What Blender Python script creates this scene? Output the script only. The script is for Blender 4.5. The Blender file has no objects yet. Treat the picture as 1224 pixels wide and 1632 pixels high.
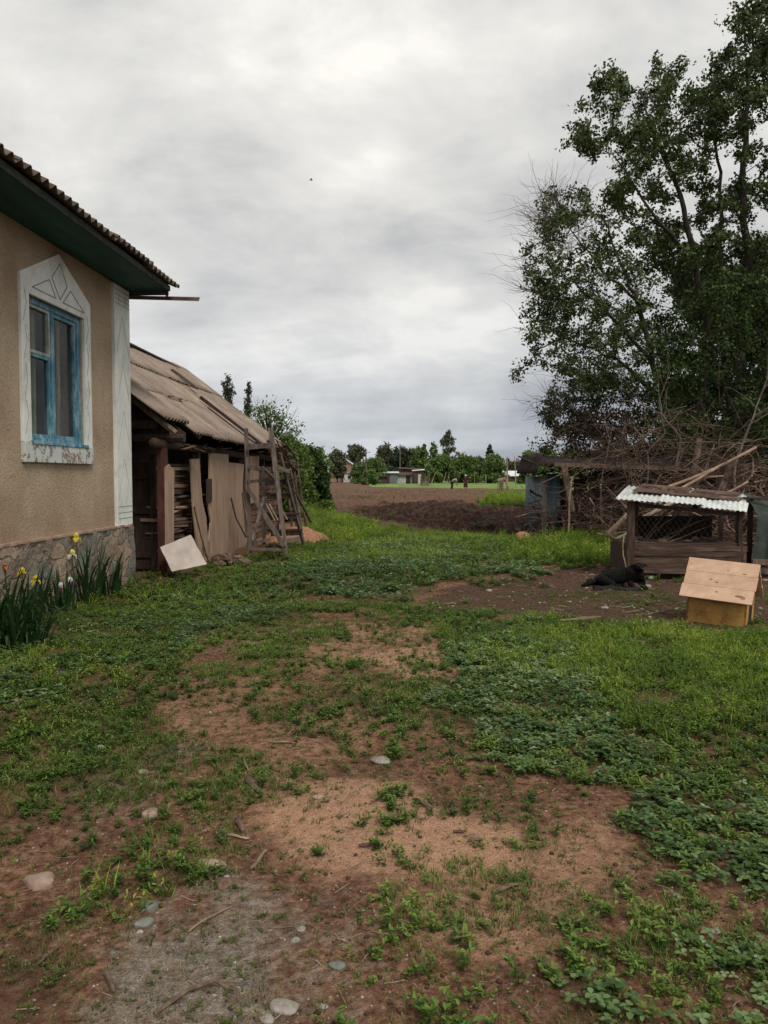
import bpy, math, random
import numpy as np
from mathutils import Vector, Matrix
R = math.radians
random.seed(11)
rg = np.random.default_rng(11)
S = bpy.context.scene
COL = S.collection

# ------------------------------------------------------------------ camera, sky, sun
F, CX, CY, HZ, EYE = 1200.0, 612.0, 816.0, 759.0, 1.5
PITCH = math.atan((CY - HZ) / F)
cam = bpy.data.cameras.new('camera'); co = bpy.data.objects.new('camera', cam); COL.objects.link(co)
co.location = (0, 0, EYE); co.rotation_euler = (R(90) - PITCH, 0, 0)
cam.sensor_fit = 'VERTICAL'; cam.sensor_height = 32; cam.lens = F / 1632 * 32
cam.clip_start = 0.05; cam.clip_end = 9000
S.camera = co
S.view_settings.view_transform = 'Standard'; S.view_settings.look = 'None'
S.view_settings.gamma = 1; S.view_settings.exposure = 0.54; S.view_settings.use_curve_mapping = False
S.cycles.max_bounces = 6; S.cycles.transparent_max_bounces = 8

SUN_EL, SUN_AZ = 52, 150      # azimuth clockwise from +Y
def build_world():
    w = bpy.data.worlds.new('World'); S.world = w; w.use_nodes = True
    nt = w.node_tree; N = nt.nodes; L = nt.links; N.clear()
    out = N.new('ShaderNodeOutputWorld'); 
    sky = N.new('ShaderNodeTexSky'); sky.sky_type = 'NISHITA'; sky.sun_disc = False
    sky.sun_elevation = R(SUN_EL); sky.sun_rotation = R(SUN_AZ)
    b1 = N.new('ShaderNodeBackground'); b1.inputs[1].default_value = 0.06; L.new(sky.outputs[0], b1.inputs[0])
    tc = N.new('ShaderNodeTexCoord'); sp = N.new('ShaderNodeSeparateXYZ'); L.new(tc.outputs['Generated'], sp.inputs[0])
    def mth(op, a, b=None, cl=False):
        m = N.new('ShaderNodeMath'); m.operation = op; m.use_clamp = cl
        for i, v in enumerate((a, b)):
            if v is None: continue
            if isinstance(v, (int, float)): m.inputs[i].default_value = v
            else: L.new(v, m.inputs[i])
        return m.outputs[0]
    z = mth('MAXIMUM', sp.outputs[2], 0.0)
    zz = mth('ADD', z, 0.22)
    cx = mth('DIVIDE', sp.outputs[0], zz); cy = mth('DIVIDE', sp.outputs[1], zz)
    cb = N.new('ShaderNodeCombineXYZ'); L.new(cx, cb.inputs[0]); L.new(cy, cb.inputs[1]); cb.inputs[2].default_value = 3.7
    def noise(scale, det, rough, dist, off):
        mp = N.new('ShaderNodeMapping'); mp.inputs['Location'].default_value = off; mp.inputs['Scale'].default_value = (0.75, 1.25, 1)
        L.new(cb.outputs[0], mp.inputs[0])
        n = N.new('ShaderNodeTexNoise'); n.inputs['Scale'].default_value = scale; n.inputs['Detail'].default_value = det
        n.inputs['Roughness'].default_value = rough; n.inputs['Distortion'].default_value = dist
        L.new(mp.outputs[0], n.inputs['Vector']); return n.outputs[0]
    n1 = noise(1.0, 5, 0.5, 0.5, (4.3, 1.7, 0)); n2 = noise(2.6, 7, 0.55, 0.2, (9.3, 5.1, 2))
    def dnoise(scale, det, rough, dist, off, zs):
        mp = N.new('ShaderNodeMapping'); mp.inputs['Location'].default_value = off; mp.inputs['Scale'].default_value = (1, 1, zs)
        L.new(tc.outputs['Generated'], mp.inputs[0]); n = N.new('ShaderNodeTexNoise'); n.inputs['Scale'].default_value = scale; n.inputs['Detail'].default_value = det
        n.inputs['Roughness'].default_value = rough; n.inputs['Distortion'].default_value = dist; L.new(mp.outputs[0], n.inputs['Vector']); return n.outputs[0]
    d1 = dnoise(2.0, 7, 0.55, 0.5, (1.3, .4, 2.2), 1.7); d2 = dnoise(5.5, 6, 0.6, 0.3, (4.3, 7.4, 1.2), 2.0)
    nn = mth('ADD', mth('ADD', mth('MULTIPLY', n1, 0.22), mth('MULTIPLY', n2, 0.16)), mth('ADD', mth('MULTIPLY', d1, 0.45), mth('MULTIPLY', d2, 0.17)))
    cr = N.new('ShaderNodeValToRGB'); L.new(nn, cr.inputs[0])
    e = cr.color_ramp.elements
    e[0].position = 0.41; e[0].color = (0.38, 0.38, 0.385, 1)
    e[1].position = 0.565; e[1].color = (0.72, 0.70, 0.655, 1)
    m = e.new(0.465); m.color = (0.50, 0.495, 0.48, 1)
    m = e.new(0.52); m.color = (0.60, 0.59, 0.56, 1)
    # denser, bluer cloud low down
    gr = N.new('ShaderNodeValToRGB'); L.new(z, gr.inputs[0]); g = gr.color_ramp.elements
    g[0].position = 0.0; g[0].color = (0.66, 0.71, 0.80, 1)
    g[1].position = 0.34; g[1].color = (1, 1, 1, 1)
    k = g.new(0.07); k.color = (0.68, 0.73, 0.81, 1)
    k = g.new(0.15); k.color = (0.82, 0.84, 0.885, 1)
    k = g.new(0.24); k.color = (0.89, 0.90, 0.92, 1)
    mx = N.new('ShaderNodeMix'); mx.data_type = 'RGBA'; mx.blend_type = 'MULTIPLY'; mx.inputs[0].default_value = 1
    L.new(cr.outputs[0], mx.inputs[6]); L.new(gr.outputs[0], mx.inputs[7])
    b2 = N.new('ShaderNodeBackground'); b2.inputs[1].default_value = 1.0; L.new(mx.outputs[2], b2.inputs[0])
    ms = N.new('ShaderNodeMixShader'); ms.inputs[0].default_value = 0.96
    L.new(b1.outputs[0], ms.inputs[1]); L.new(b2.outputs[0], ms.inputs[2]); L.new(ms.outputs[0], out.inputs[0])
build_world()
sl = bpy.data.lights.new('sun', 'SUN'); so = bpy.data.objects.new('sun', sl); COL.objects.link(so)
sl.energy = 1.5; sl.angle = R(18); sl.color = (1.0, 0.93, 0.82)
d = Vector((math.sin(R(SUN_AZ)) * math.cos(R(SUN_EL)), math.cos(R(SUN_AZ)) * math.cos(R(SUN_EL)), math.sin(R(SUN_EL))))
so.rotation_euler = d.to_track_quat('Z', 'Y').to_euler(); so.location = (6, -6, 20)

# ------------------------------------------------------------------ measuring helpers
def ray(px, py):
    u = (px - CX) / F; v = (CY - py) / F; c, s = math.cos(PITCH), math.sin(PITCH)
    return Vector((u, c + v * s, -s + v * c))
def W(px, py, Y):                       # point at depth Y seen at (px,py) of the photograph
    r = ray(px, py); return Vector((0, 0, EYE)) + r * (Y / r.y)
def G(px, py):                          # point of the level ground there
    r = ray(px, py); t = -EYE / min(r.z, -1e-4); return Vector((r.x * t, r.y * t, 0))

# ------------------------------------------------------------------ value noise
def _h(ix, iy, s):
    n = (ix.astype(np.int64) * 374761393 + iy.astype(np.int64) * 668265263 + s * 974711) & 0xffffffff
    n = ((n ^ (n >> 13)) * 1274126177) & 0xffffffff
    return ((n ^ (n >> 16)) & 0xffff) / 65535.0
def vn(x, y, s=0):
    x = np.asarray(x, float); y = np.asarray(y, float)
    ix = np.floor(x); iy = np.floor(y); fx = x - ix; fy = y - iy
    fx = fx * fx * (3 - 2 * fx); fy = fy * fy * (3 - 2 * fy)
    a = _h(ix, iy, s); b = _h(ix + 1, iy, s); c = _h(ix, iy + 1, s); d_ = _h(ix + 1, iy + 1, s)
    return (a * (1 - fx) + b * fx) * (1 - fy) + (c * (1 - fx) + d_ * fx) * fy
def fbm(x, y, s=0, o=4):
    t = 0; a = 1; w = 0
    for i in range(o):
        t = t + a * vn(x * 2 ** i, y * 2 ** i, s + i * 17); w += a; a *= .55
    return t / w

# ------------------------------------------------------------------ mesh builder
class MB:
    def __init__(s): s.v = []; s.f = []; s.t = []; s.smooth = False
    def add(s, vs, fs, tint=0.5):
        o = len(s.v); s.v += [tuple(p) for p in vs]; s.f += [tuple(i + o for i in f) for f in fs]; s.t += [tint] * len(vs); return s
    def box(s, c, size, rot=None, tint=0.5, jit=0):
        c = Vector(c); hx, hy, hz = [q / 2 for q in size]; vs = []
        for sx, sy, sz in ((-1,-1,-1),(1,-1,-1),(1,1,-1),(-1,1,-1),(-1,-1,1),(1,-1,1),(1,1,1),(-1,1,1)):
            p = Vector((sx*hx + random.uniform(-jit, jit), sy*hy + random.uniform(-jit, jit), sz*hz + random.uniform(-jit, jit)))
            if rot is not None: p = rot @ p
            vs.append(c + p)
        return s.add(vs, ((0,3,2,1),(4,5,6,7),(0,1,5,4),(1,2,6,5),(2,3,7,6),(3,0,4,7)), tint)
    def bar(s, a, b, w, h, tint=0.5, roll=0, w2=None, h2=None, up=None):   # a squared length of timber from a to b
        a = Vector(a); b = Vector(b); d = (b - a)
        if d.length < 1e-6: return s
        d.normalize(); u = Vector(up) if up is not None else Vector((0, 0, 1))
        if abs(d.dot(u)) > .95: u = Vector((0, 1, 0))
        x = d.cross(u).normalized(); y = x.cross(d).normalized()
        if roll: q = Matrix.Rotation(roll, 3, d); x = q @ x; y = q @ y
        w2 = w if w2 is None else w2; h2 = h if h2 is None else h2
        vs = []
        for p, ww, hh in ((a, w, h), (b, w2, h2)):
            for i, j in ((-1,-1),(1,-1),(1,1),(-1,1)): vs.append(p + x*ww/2*i + y*hh/2*j)
        return s.add(vs, ((0,3,2,1),(4,5,6,7),(0,1,5,4),(1,2,6,5),(2,3,7,6),(3,0,4,7)), tint)
    def tube(s, pts, rad, n=6, tint=0.5, cap=True, wob=0):
        pts = [Vector(p) for p in pts]; k = len(pts)
        if not hasattr(rad, '__len__'): rad = [rad] * k
        vs = []; fs = []; prev = None
        for i, p in enumerate(pts):
            t = (pts[min(i+1, k-1)] - pts[max(i-1, 0)])
            t = t.normalized() if t.length > 1e-9 else Vector((0,0,1))
            if prev is None:
                a = Vector((0,0,1)) if abs(t.z) < .9 else Vector((1,0,0)); x = t.cross(a).normalized()
            else: x = (prev - t * prev.dot(t)); x = x.normalized() if x.length > 1e-6 else t.orthogonal().normalized()
            prev = x; y = t.cross(x)
            for j in range(n):
                an = 2*math.pi*j/n; r = rad[i] * (1 + (random.uniform(-wob, wob) if wob else 0))
                vs.append(p + x*math.cos(an)*r + y*math.sin(an)*r)
        for i in range(k-1):
            for j in range(n):
                a = i*n+j; b = i*n+(j+1) % n; fs.append((a, b, b+n, a+n))
        if cap and n > 2: fs.append(tuple(range(n-1, -1, -1))); fs.append(tuple((k-1)*n + j for j in range(n)))
        return s.add(vs, fs, tint)
    def blob(s, c, r, n=10, m=6, rough=.15, tint=0.5, seed=0, rot=None, flat=0):      # a lump: uneven ellipsoid
        rr = random.Random(seed); c = Vector(c); vs = []; fs = []
        ph = [rr.uniform(0, 6.28) for _ in range(6)]
        for i in range(m+1):
            th = math.pi*i/m
            for j in range(n):
                an = 2*math.pi*j/n
                dx, dy, dz = math.sin(th)*math.cos(an), math.sin(th)*math.sin(an), math.cos(th)
                q = 1 + rough*(math.sin(2.1*dx*2+ph[0])+math.sin(2.7*dy*2+ph[1])+math.sin(2.3*dz*2+ph[2])+.6*math.sin(5*dx+4*dy+ph[3])+.6*math.sin(6*dz-5*dy+ph[4]))/2.4
                p = Vector((dx*r[0]*q, dy*r[1]*q, dz*r[2]*q))
                if flat and p.z < -flat*r[2]: p.z = -flat*r[2]
                if rot is not None: p = rot @ p
                vs.append(c+p)
        for i in range(m):
            for j in range(n):
                a = i*n+j; b = i*n+(j+1) % n; fs.append((a, a+n, b+n, b))
        return s.add(vs, fs, tint)
    def poly(s, outline, n, th, tint=0.5):             # flat outline (3d points) given thickness th along -n
        n = Vector(n)*th; k = len(outline); vs = [Vector(p) for p in outline] + [Vector(p)-n for p in outline]
        fs = [tuple(range(k)), tuple(range(2*k-1, k-1, -1))] + [((i+1) % k, i, i+k, (i+1) % k+k) for i in range(k)]
        return s.add(vs, fs, tint)
    def sheet(s, o, u, v, wdt, ln, pitch=.15, amp=.024, th=.008, tint=0.5, sag=0, ends=0, seg=4, sub=8, seed=0, ragged=0, groove=.13):
        rr = random.Random(seed); o = Vector(o); u = Vector(u).normalized(); v = Vector(v).normalized(); n = u.cross(v).normalized()
        if n.z < 0: n = -n
        nu = max(4, int(wdt/pitch*sub)); vs = []; fs = []
        rag = [rr.uniform(0, ragged) if rr.random() < .5 else 0 for _ in range(nu+1)]
        for layer in (0, 1):
            for i in range(nu+1):
                for j in range(seg+1):
                    a = wdt*i/nu; b = ln*j/seg
                    if j == 0: b += rag[i]
                    h = amp*math.sin(2*math.pi*a/pitch) - layer*th - sag*math.sin(math.pi*j/seg) + ends*(1-j/seg)**2
                    vs.append(o + u*a + v*b + n*h)
        q = seg+1; Lr = (nu+1)*q
        for i in range(nu):
            for j in range(seg):
                a = i*q+j; fs.append((a, a+q, a+q+1, a+1)); a += Lr; fs.append((a, a+1, a+q+1, a+q))
            a = i*q; fs.append((a, a+Lr, a+q+Lr, a+q)); a = i*q+seg; fs.append((a, a+q, a+q+Lr, a+Lr))
        for j in range(seg):
            a = j; fs.append((a, a+1, a+1+Lr, a+Lr)); a = nu*q+j; fs.append((a, a+Lr, a+1+Lr, a+1))
        s.add(vs, fs, tint); k0 = len(s.t)-len(vs)
        for layer in (0, 1):                       # rib shading put into the tint: troughs darker, crests lighter
            for i in range(nu+1):
                g = tint+groove*math.sin(2*math.pi*(wdt*i/nu)/pitch)+rr.uniform(-.03,.03)
                for j in range(q): s.t[k0+layer*Lr+i*q+j] = g
        return s
    def quad(s, pts, tint=.5): return s.add(pts, [tuple(range(len(pts)))], tint)

def obj(name, mb, mat, parent=None, loc=None, smooth=None, bevel=0):
    """one mesh object; its vertices were given in world space"""
    if parent is not None and loc is None: base = wloc(parent)
    else: base = Vector(loc) if loc is not None else (wloc(parent) if parent is not None else Vector((0,0,0)))
    me = bpy.data.meshes.new(name)
    me.from_pydata([(p[0]-base.x, p[1]-base.y, p[2]-base.z) for p in mb.v], [], mb.f)
    at = me.attributes.new('tint', 'FLOAT', 'POINT'); at.data.foreach_set('value', np.array(mb.t, dtype=np.float32))
    if smooth: me.polygons.foreach_set('use_smooth', [True]*len(me.polygons))
    me.update()
    o = bpy.data.objects.new(name, me); COL.objects.link(o); o['_b'] = tuple(base)
    if mat: me.materials.append(mat)
    if parent is not None: o.parent = parent; o.location = base - wloc(parent)
    else: o.location = base
    if bevel:
        b = o.modifiers.new('bevel', 'BEVEL'); b.width = bevel; b.segments = 2; b.limit_method = 'ANGLE'
    return o
def wloc(o): return Vector(o['_b']) if '_b' in o else Vector(o.location)
def thing(name, label, cat, loc, group=None):
    o = bpy.data.objects.new(name, None); COL.objects.link(o); o.location = loc; o['_b'] = tuple(Vector(loc)); o.empty_display_size = .2
    o['label'] = label; o['category'] = cat
    if group: o['group'] = group
    return o
def tag(o, label=None, cat=None, group=None, kind=None):
    if label: o['label'] = label
    if cat: o['category'] = cat
    if group: o['group'] = group
    if kind: o['kind'] = kind
    return o
def tris(name, V, T, tint, mat, parent=None, kind=None, loc=(0,0,0)):
    """big triangle mesh from numpy arrays"""
    loc = np.array(loc, float); me = bpy.data.meshes.new(name)
    V = (np.asarray(V, float) - loc).astype(np.float32); T = np.asarray(T, np.int32)
    me.vertices.add(len(V)); me.vertices.foreach_set('co', V.ravel())
    me.loops.add(T.size); me.loops.foreach_set('vertex_index', T.ravel())
    me.polygons.add(len(T)); me.polygons.foreach_set('loop_start', np.arange(0, T.size, 3, dtype=np.int32))
    me.update(calc_edges=True)
    at = me.attributes.new('tint', 'FLOAT', 'POINT'); at.data.foreach_set('value', np.asarray(tint, np.float32))
    me.materials.append(mat); o = bpy.data.objects.new(name, me); COL.objects.link(o); o['_b'] = tuple(loc)
    if parent is not None: o.parent = parent; o.location = Vector(loc) - wloc(parent)
    else: o.location = Vector(loc)
    if kind: o['kind'] = kind
    return o

# ------------------------------------------------------------------ materials
def nodes(name):
    m = bpy.data.materials.new(name); m.use_nodes = True; nt = m.node_tree
    return m, nt.nodes, nt.links, nt.nodes['Principled BSDF']
def ramp(N, L, src, stops):
    r = N.new('ShaderNodeValToRGB'); L.new(src, r.inputs[0]); e = r.color_ramp.elements
    e[0].position, e[0].color = stops[0][0], (*stops[0][1], 1); e[1].position, e[1].color = stops[-1][0], (*stops[-1][1], 1)
    for p, c in stops[1:-1]: k = e.new(p); k.color = (*c, 1)
    return r.outputs[0]
def noise(N, L, vec, scale, det=4, rough=.6, dist=0):
    n = N.new('ShaderNodeTexNoise'); n.inputs['Scale'].default_value = scale; n.inputs['Detail'].default_value = det
    n.inputs['Roughness'].default_value = rough; n.inputs['Distortion'].default_value = dist
    if vec: L.new(vec, n.inputs['Vector'])
    return n.outputs[0]
def mapping(N, L, scale=(1,1,1), rot=(0,0,0)):
    tc = N.new('ShaderNodeTexCoord'); mp = N.new('ShaderNodeMapping'); mp.inputs['Scale'].default_value = scale; mp.inputs['Rotation'].default_value = rot
    L.new(tc.outputs['Object'], mp.inputs[0]); return mp.outputs[0]
def mixc(N, L, f, a, b, mode='MIX'):
    m = N.new('ShaderNodeMix'); m.data_type = 'RGBA'; m.blend_type = mode
    for i, v in ((0, f), (6, a), (7, b)):
        if isinstance(v, (int, float)): m.inputs[i].default_value = v
        elif isinstance(v, tuple): m.inputs[i].default_value = (*v, 1)
        else: L.new(v, m.inputs[i])
    return m.outputs[2]
def math_(N, L, op, a, b=None, cl=False):
    m = N.new('ShaderNodeMath'); m.operation = op; m.use_clamp = cl
    for i, v in enumerate((a, b)):
        if v is None: continue
        if isinstance(v, (int, float)): m.inputs[i].default_value = v
        else: L.new(v, m.inputs[i])
    return m.outputs[0]
def bump(N, L, b, h, strength=.4, dist=.01):
    k = N.new('ShaderNodeBump'); k.inputs['Strength'].default_value = strength; k.inputs['Distance'].default_value = dist
    L.new(h, k.inputs['Height']); L.new(k.outputs[0], b.inputs['Normal'])
def mat(name, lo, mid, hi, scale=8, stretch=(1,1,1), rough=.85, bmp=.4, bdist=.006, spec=.25, fine=40, tintamt=.5, metal=0, dist=.3, rot=(0,0,0)):
    """weathered surface: three tones over stretched noise, per-piece tone from the tint attribute, fine relief"""
    m, N, L, b = nodes(name); v = mapping(N, L, stretch, rot)
    n1 = noise(N, L, v, scale, 6, .62, dist); n2 = noise(N, L, v, fine, 3, .7)
    s_ = math_(N, L, 'ADD', math_(N, L, 'MULTIPLY', n1, .7), math_(N, L, 'MULTIPLY', n2, .3))
    c = ramp(N, L, s_, [(.34, lo), (.5, mid), (.66, hi)])
    at = N.new('ShaderNodeAttribute'); at.attribute_name = 'tint'
    g = math_(N, L, 'ADD', math_(N, L, 'MULTIPLY', math_(N, L, 'SUBTRACT', at.outputs['Fac'], .5), tintamt*2), 1.0)
    cb = N.new('ShaderNodeCombineColor')
    for i in range(3): L.new(g, cb.inputs[i])
    c = mixc(N, L, 1.0, c, cb.outputs[0], 'MULTIPLY')
    L.new(c, b.inputs['Base Color']); b.inputs['Roughness'].default_value = rough; b.inputs['Metallic'].default_value = metal
    b.inputs['Specular IOR Level'].default_value = spec
    if bmp: bump(N, L, b, s_, bmp, bdist)
    return m
def leafmat(name, stops, rough=.55, trans=.25, vary=3.0, spec=.3):
    m, N, L, b = nodes(name); at = N.new('ShaderNodeAttribute'); at.attribute_name = 'tint'
    v = mapping(N, L); n = noise(N, L, v, vary, 2, .5)
    f = math_(N, L, 'ADD', at.outputs['Fac'], math_(N, L, 'MULTIPLY', math_(N, L, 'SUBTRACT', n, .5), .7), True)
    c = ramp(N, L, f, stops)
    L.new(c, b.inputs['Base Color']); b.inputs['Roughness'].default_value = rough; b.inputs['Specular IOR Level'].default_value = spec
    t = N.new('ShaderNodeBsdfTranslucent'); hs = N.new('ShaderNodeHueSaturation'); hs.inputs['Value'].default_value = 1.35; L.new(c, hs.inputs['Color'])
    L.new(hs.outputs[0], t.inputs[0]); mx = N.new('ShaderNodeMixShader'); mx.inputs[0].default_value = trans
    out = [q for q in N if q.type == 'OUTPUT_MATERIAL'][0]
    L.new(b.outputs[0], mx.inputs[1]); L.new(t.outputs[0], mx.inputs[2]); L.new(mx.outputs[0], out.inputs[0])
    return m
M = {}
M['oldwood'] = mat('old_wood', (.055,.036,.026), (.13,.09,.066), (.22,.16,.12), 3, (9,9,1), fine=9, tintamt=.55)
M['paleboard'] = mat('pale_board', (.21,.138,.096), (.34,.235,.168), (.45,.33,.245), 2.2, (9,9,.8), fine=7, tintamt=.35, bmp=.3)
M['hplank'] = mat('dark_weathered_plank', (.022,.014,.011), (.06,.038,.029), (.12,.082,.064), 3, (.9,9,9), fine=9, tintamt=.65)
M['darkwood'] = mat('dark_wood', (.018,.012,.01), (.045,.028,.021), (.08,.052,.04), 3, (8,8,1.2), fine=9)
M['redwood'] = mat('red_painted_wood', (.03,.012,.01), (.07,.026,.02), (.11,.045,.033), 4, (4,4,1))
M['greywood'] = mat('grey_weathered_wood', (.06,.047,.04), (.125,.1,.085), (.21,.175,.15), 3, (7,7,1.2), fine=8, tintamt=.5)
M['asbestos'] = mat('grey_brown_corrugated_sheet', (.135,.105,.084), (.22,.172,.14), (.31,.25,.207), 1.3, (1,1,1), fine=30, tintamt=.55, bmp=.5)
M['roofdark'] = mat('dark_rusty_sheet', (.012,.009,.008), (.03,.02,.017), (.055,.035,.028), 4)
M['roofhouse'] = mat('brown_grey_sheet', (.05,.04,.033), (.10,.08,.066), (.18,.15,.125), 5, fine=30, tintamt=.6)
M['soffit'] = mat('dark_green_paint', (.011,.052,.050), (.019,.080,.077), (.030,.108,.102), 2, (3,.7,3), rough=.7, bmp=.15)
M['fascia'] = mat('grey_green_board', (.02,.028,.024), (.045,.055,.046), (.08,.088,.075), 5, (4,1,4))
M['white'] = mat('chalky_white_paint', (.50,.515,.48), (.70,.715,.68), (.80,.81,.78), 4, (1,1,.6), fine=30, bmp=.35, tintamt=.2)
M['bluepaint'] = mat('blue_paint', (.04,.10,.145), (.095,.235,.33), (.36,.47,.50), 6, (2,2,.7), fine=45, rough=.6, bmp=.5)
M['linepaint'] = mat('grey_blue_line_paint', (.17,.21,.24), (.23,.28,.31), (.3,.35,.38), 10)
M['tin'] = mat('pale_painted_tin', (.30,.32,.315), (.47,.50,.49), (.62,.65,.64), 5, rough=.55, fine=35, spec=.4)
M['bluetin'] = mat('blue_grey_tin', (.04,.07,.085), (.08,.13,.16), (.16,.21,.24), 2.5, (1,1,.35), rough=.6, spec=.4)
M['rust'] = mat('rust_brown_metal', (.05,.028,.022), (.10,.058,.045), (.17,.11,.09), 6, rough=.7)
M['roofboard'] = mat('pinkish_pine_board', (.44,.275,.185), (.52,.345,.24), (.60,.42,.305), 2, (2,6,6), fine=7, bmp=.15, tintamt=.22, dist=.1)
M['yellow'] = mat('ochre_yellow_paint', (.17,.095,.035), (.40,.225,.06), (.52,.31,.10), 4, rough=.7, bmp=.2)
M['slab'] = mat('pale_slab', (.33,.28,.25), (.43,.375,.34), (.52,.46,.43), 5, fine=60, bmp=.25)
M['brush'] = mat('dead_brushwood', (.034,.022,.017), (.11,.070,.054), (.25,.175,.14), 4, fine=14, tintamt=.75)
M['palelog'] = mat('debarked_log', (.12,.08,.058), (.26,.185,.135), (.40,.31,.235), 3, (1,1,1), fine=16, tintamt=.4)
M['bark'] = mat('dark_bark', (.016,.013,.011), (.04,.032,.026), (.085,.068,.055), 4, (3,3,1), fine=12, bmp=.7, bdist=.02)
M['twig'] = mat('grey_brown_twig', (.06,.048,.04), (.11,.09,.075), (.18,.15,.13), 6)
M['stone'] = mat('field_stone', (.13,.115,.10), (.24,.22,.195), (.36,.335,.30), 14, fine=90, rough=.8, bmp=.3, bdist=.002, tintamt=.45)
M['stonepink'] = mat('pinkish_stone', (.17,.115,.088), (.26,.185,.145), (.35,.265,.215), 14, fine=90, rough=.8, bmp=.3, bdist=.002)
M['stonegreen'] = mat('grey_green_stone', (.085,.095,.08), (.14,.15,.13), (.20,.215,.19), 14, fine=90, rough=.8, bmp=.3, bdist=.002)
M['rubble'] = mat('brown_rubble', (.05,.03,.024), (.12,.075,.057), (.24,.17,.135), 9, fine=40, tintamt=.5)
M['sawdust'] = mat('orange_brown_sawdust_heap', (.17,.08,.045), (.29,.145,.085), (.42,.235,.15), 14, fine=60, bmp=.8, bdist=.02)
M['fur'] = mat('black_fur', (.003,.003,.003), (.007,.006,.006), (.016,.014,.013), 20, fine=90, rough=.75, bmp=.9, bdist=.02, spec=.15)
M['blackcloth'] = mat('black_cloth', (.006,.006,.006), (.013,.012,.012), (.026,.024,.023), 12, rough=.9)
M['darkgreen'] = mat('dark_green_tarp', (.012,.02,.017), (.025,.036,.031), (.055,.068,.06), 4, rough=.65)
M['net'] = mat('rusty_wire', (.03,.022,.018), (.055,.04,.032), (.09,.07,.06), 8, rough=.6)
M['rope'] = mat('tan_rope', (.17,.12,.06), (.26,.19,.1), (.34,.26,.15), 20)
M['mudwall'] = mat('mud_plaster', (.04,.028,.021), (.08,.057,.043), (.19,.15,.12), 2.2, fine=18, dist=.8)  # dark tones put the shade of the barn recess into the colour
M['hose'] = mat('dark_grey_hose', (.03,.03,.03), (.06,.06,.058), (.1,.1,.095), 6, rough=.5)
M['skin'] = mat('skin', (.25,.14,.09), (.32,.19,.13), (.38,.24,.17), 6, bmp=0)
M['whitecloth'] = mat('white_cloth', (.4,.4,.4), (.55,.55,.54), (.7,.7,.68), 6)
M['greycloth'] = mat('dark_grey_cloth', (.015,.016,.02), (.03,.032,.038), (.05,.052,.06), 6)
M['maroon'] = mat('maroon_cloth', (.025,.006,.008), (.05,.012,.015), (.08,.022,.025), 6)
M['soilclod'] = mat('dug_soil', (.03,.017,.012), (.07,.04,.028), (.13,.08,.058), 5, fine=30, bmp=.8, bdist=.03)
M['pinkwall'] = mat('faded_pink_wall', (.20,.12,.1), (.27,.165,.14), (.34,.22,.19), .8, fine=6)
M['whitewall'] = mat('whitewashed_wall', (.3,.3,.29), (.45,.45,.43), (.58,.58,.56), .8, fine=5)
M['lightroof'] = mat('pale_sheet_roof', (.42,.44,.45), (.6,.62,.64), (.72,.74,.76), .5, fine=6, rough=.5)
M['farrust'] = mat('rusty_shed_wall', (.03,.02,.016), (.07,.042,.034), (.12,.08,.065), .9, fine=6)
M['fargrey'] = mat('blue_grey_shed_wall', (.09,.11,.125), (.14,.165,.18), (.2,.23,.25), .9, fine=6)
M['window_dark'] = mat('dark_window_glass', (.01,.012,.014), (.018,.02,.022), (.03,.033,.036), 2, rough=.15, spec=.5, bmp=0)
M['weed'] = leafmat('ground_weed_leaf', [(0,(.022,.046,.008)), (.4,(.052,.102,.014)), (.7,(.098,.168,.026)), (1,(.19,.26,.05))])
M['clover'] = leafmat('blue_green_leaf', [(0,(.028,.058,.016)), (.4,(.066,.128,.036)), (.75,(.145,.225,.085)), (1,(.26,.34,.18))], rough=.5)
M['grass'] = leafmat('grass_blade', [(0,(.044,.086,.010)), (.45,(.118,.205,.018)), (.75,(.20,.295,.03)), (1,(.40,.41,.08))], trans=.35)
M['sprout'] = leafmat('sparse_sprout_leaf', [(0,(.04,.06,.013)), (.5,(.085,.115,.024)), (1,(.19,.19,.06))])
M['treeleaf'] = leafmat('elm_leaf', [(0,(.018,.030,.008)), (.5,(.044,.072,.018)), (1,(.10,.14,.04))], vary=.35, trans=.22)
M['treeleaf2'] = leafmat('deep_green_leaf', [(0,(.012,.025,.006)), (.5,(.030,.058,.012)), (1,(.07,.125,.022))], vary=.35, trans=.25)
M['shrubleaf'] = leafmat('fresh_shrub_leaf', [(0,(.035,.066,.013)), (.5,(.085,.145,.025)), (1,(.18,.25,.06))], vary=.4, trans=.25)
M['deadleaf'] = leafmat('withered_leaf', [(0,(.035,.024,.017)), (.5,(.075,.05,.034)), (1,(.13,.09,.06))], vary=.5, trans=.15)
M['farleaf'] = leafmat('far_green_leaf', [(0,(.055,.095,.028)), (.5,(.105,.17,.045)), (1,(.18,.25,.08))], vary=.08, trans=.2)  # far leaf colours lightened to stand in for haze in the air
M['fardark'] = leafmat('far_dark_leaf', [(0,(.026,.038,.024)), (.5,(.045,.063,.036)), (1,(.075,.095,.052))], vary=.08, trans=.15)
M['farolive'] = leafmat('far_olive_leaf', [(0,(.055,.06,.038)), (.5,(.09,.095,.056)), (1,(.14,.145,.085))], vary=.08, trans=.15)
M['iris'] = leafmat('iris_blade', [(0,(.010,.028,.010)), (.5,(.022,.055,.018)), (1,(.05,.105,.03))], vary=6, rough=.4)
M['petalyellow'] = leafmat('yellow_petal', [(0,(.55,.40,.02)), (.5,(.7,.58,.05)), (1,(.8,.75,.3))], trans=.4)
M['petalwhite'] = leafmat('white_petal', [(0,(.6,.58,.55)), (.5,(.75,.73,.68)), (1,(.8,.8,.75))], trans=.4)
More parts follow.
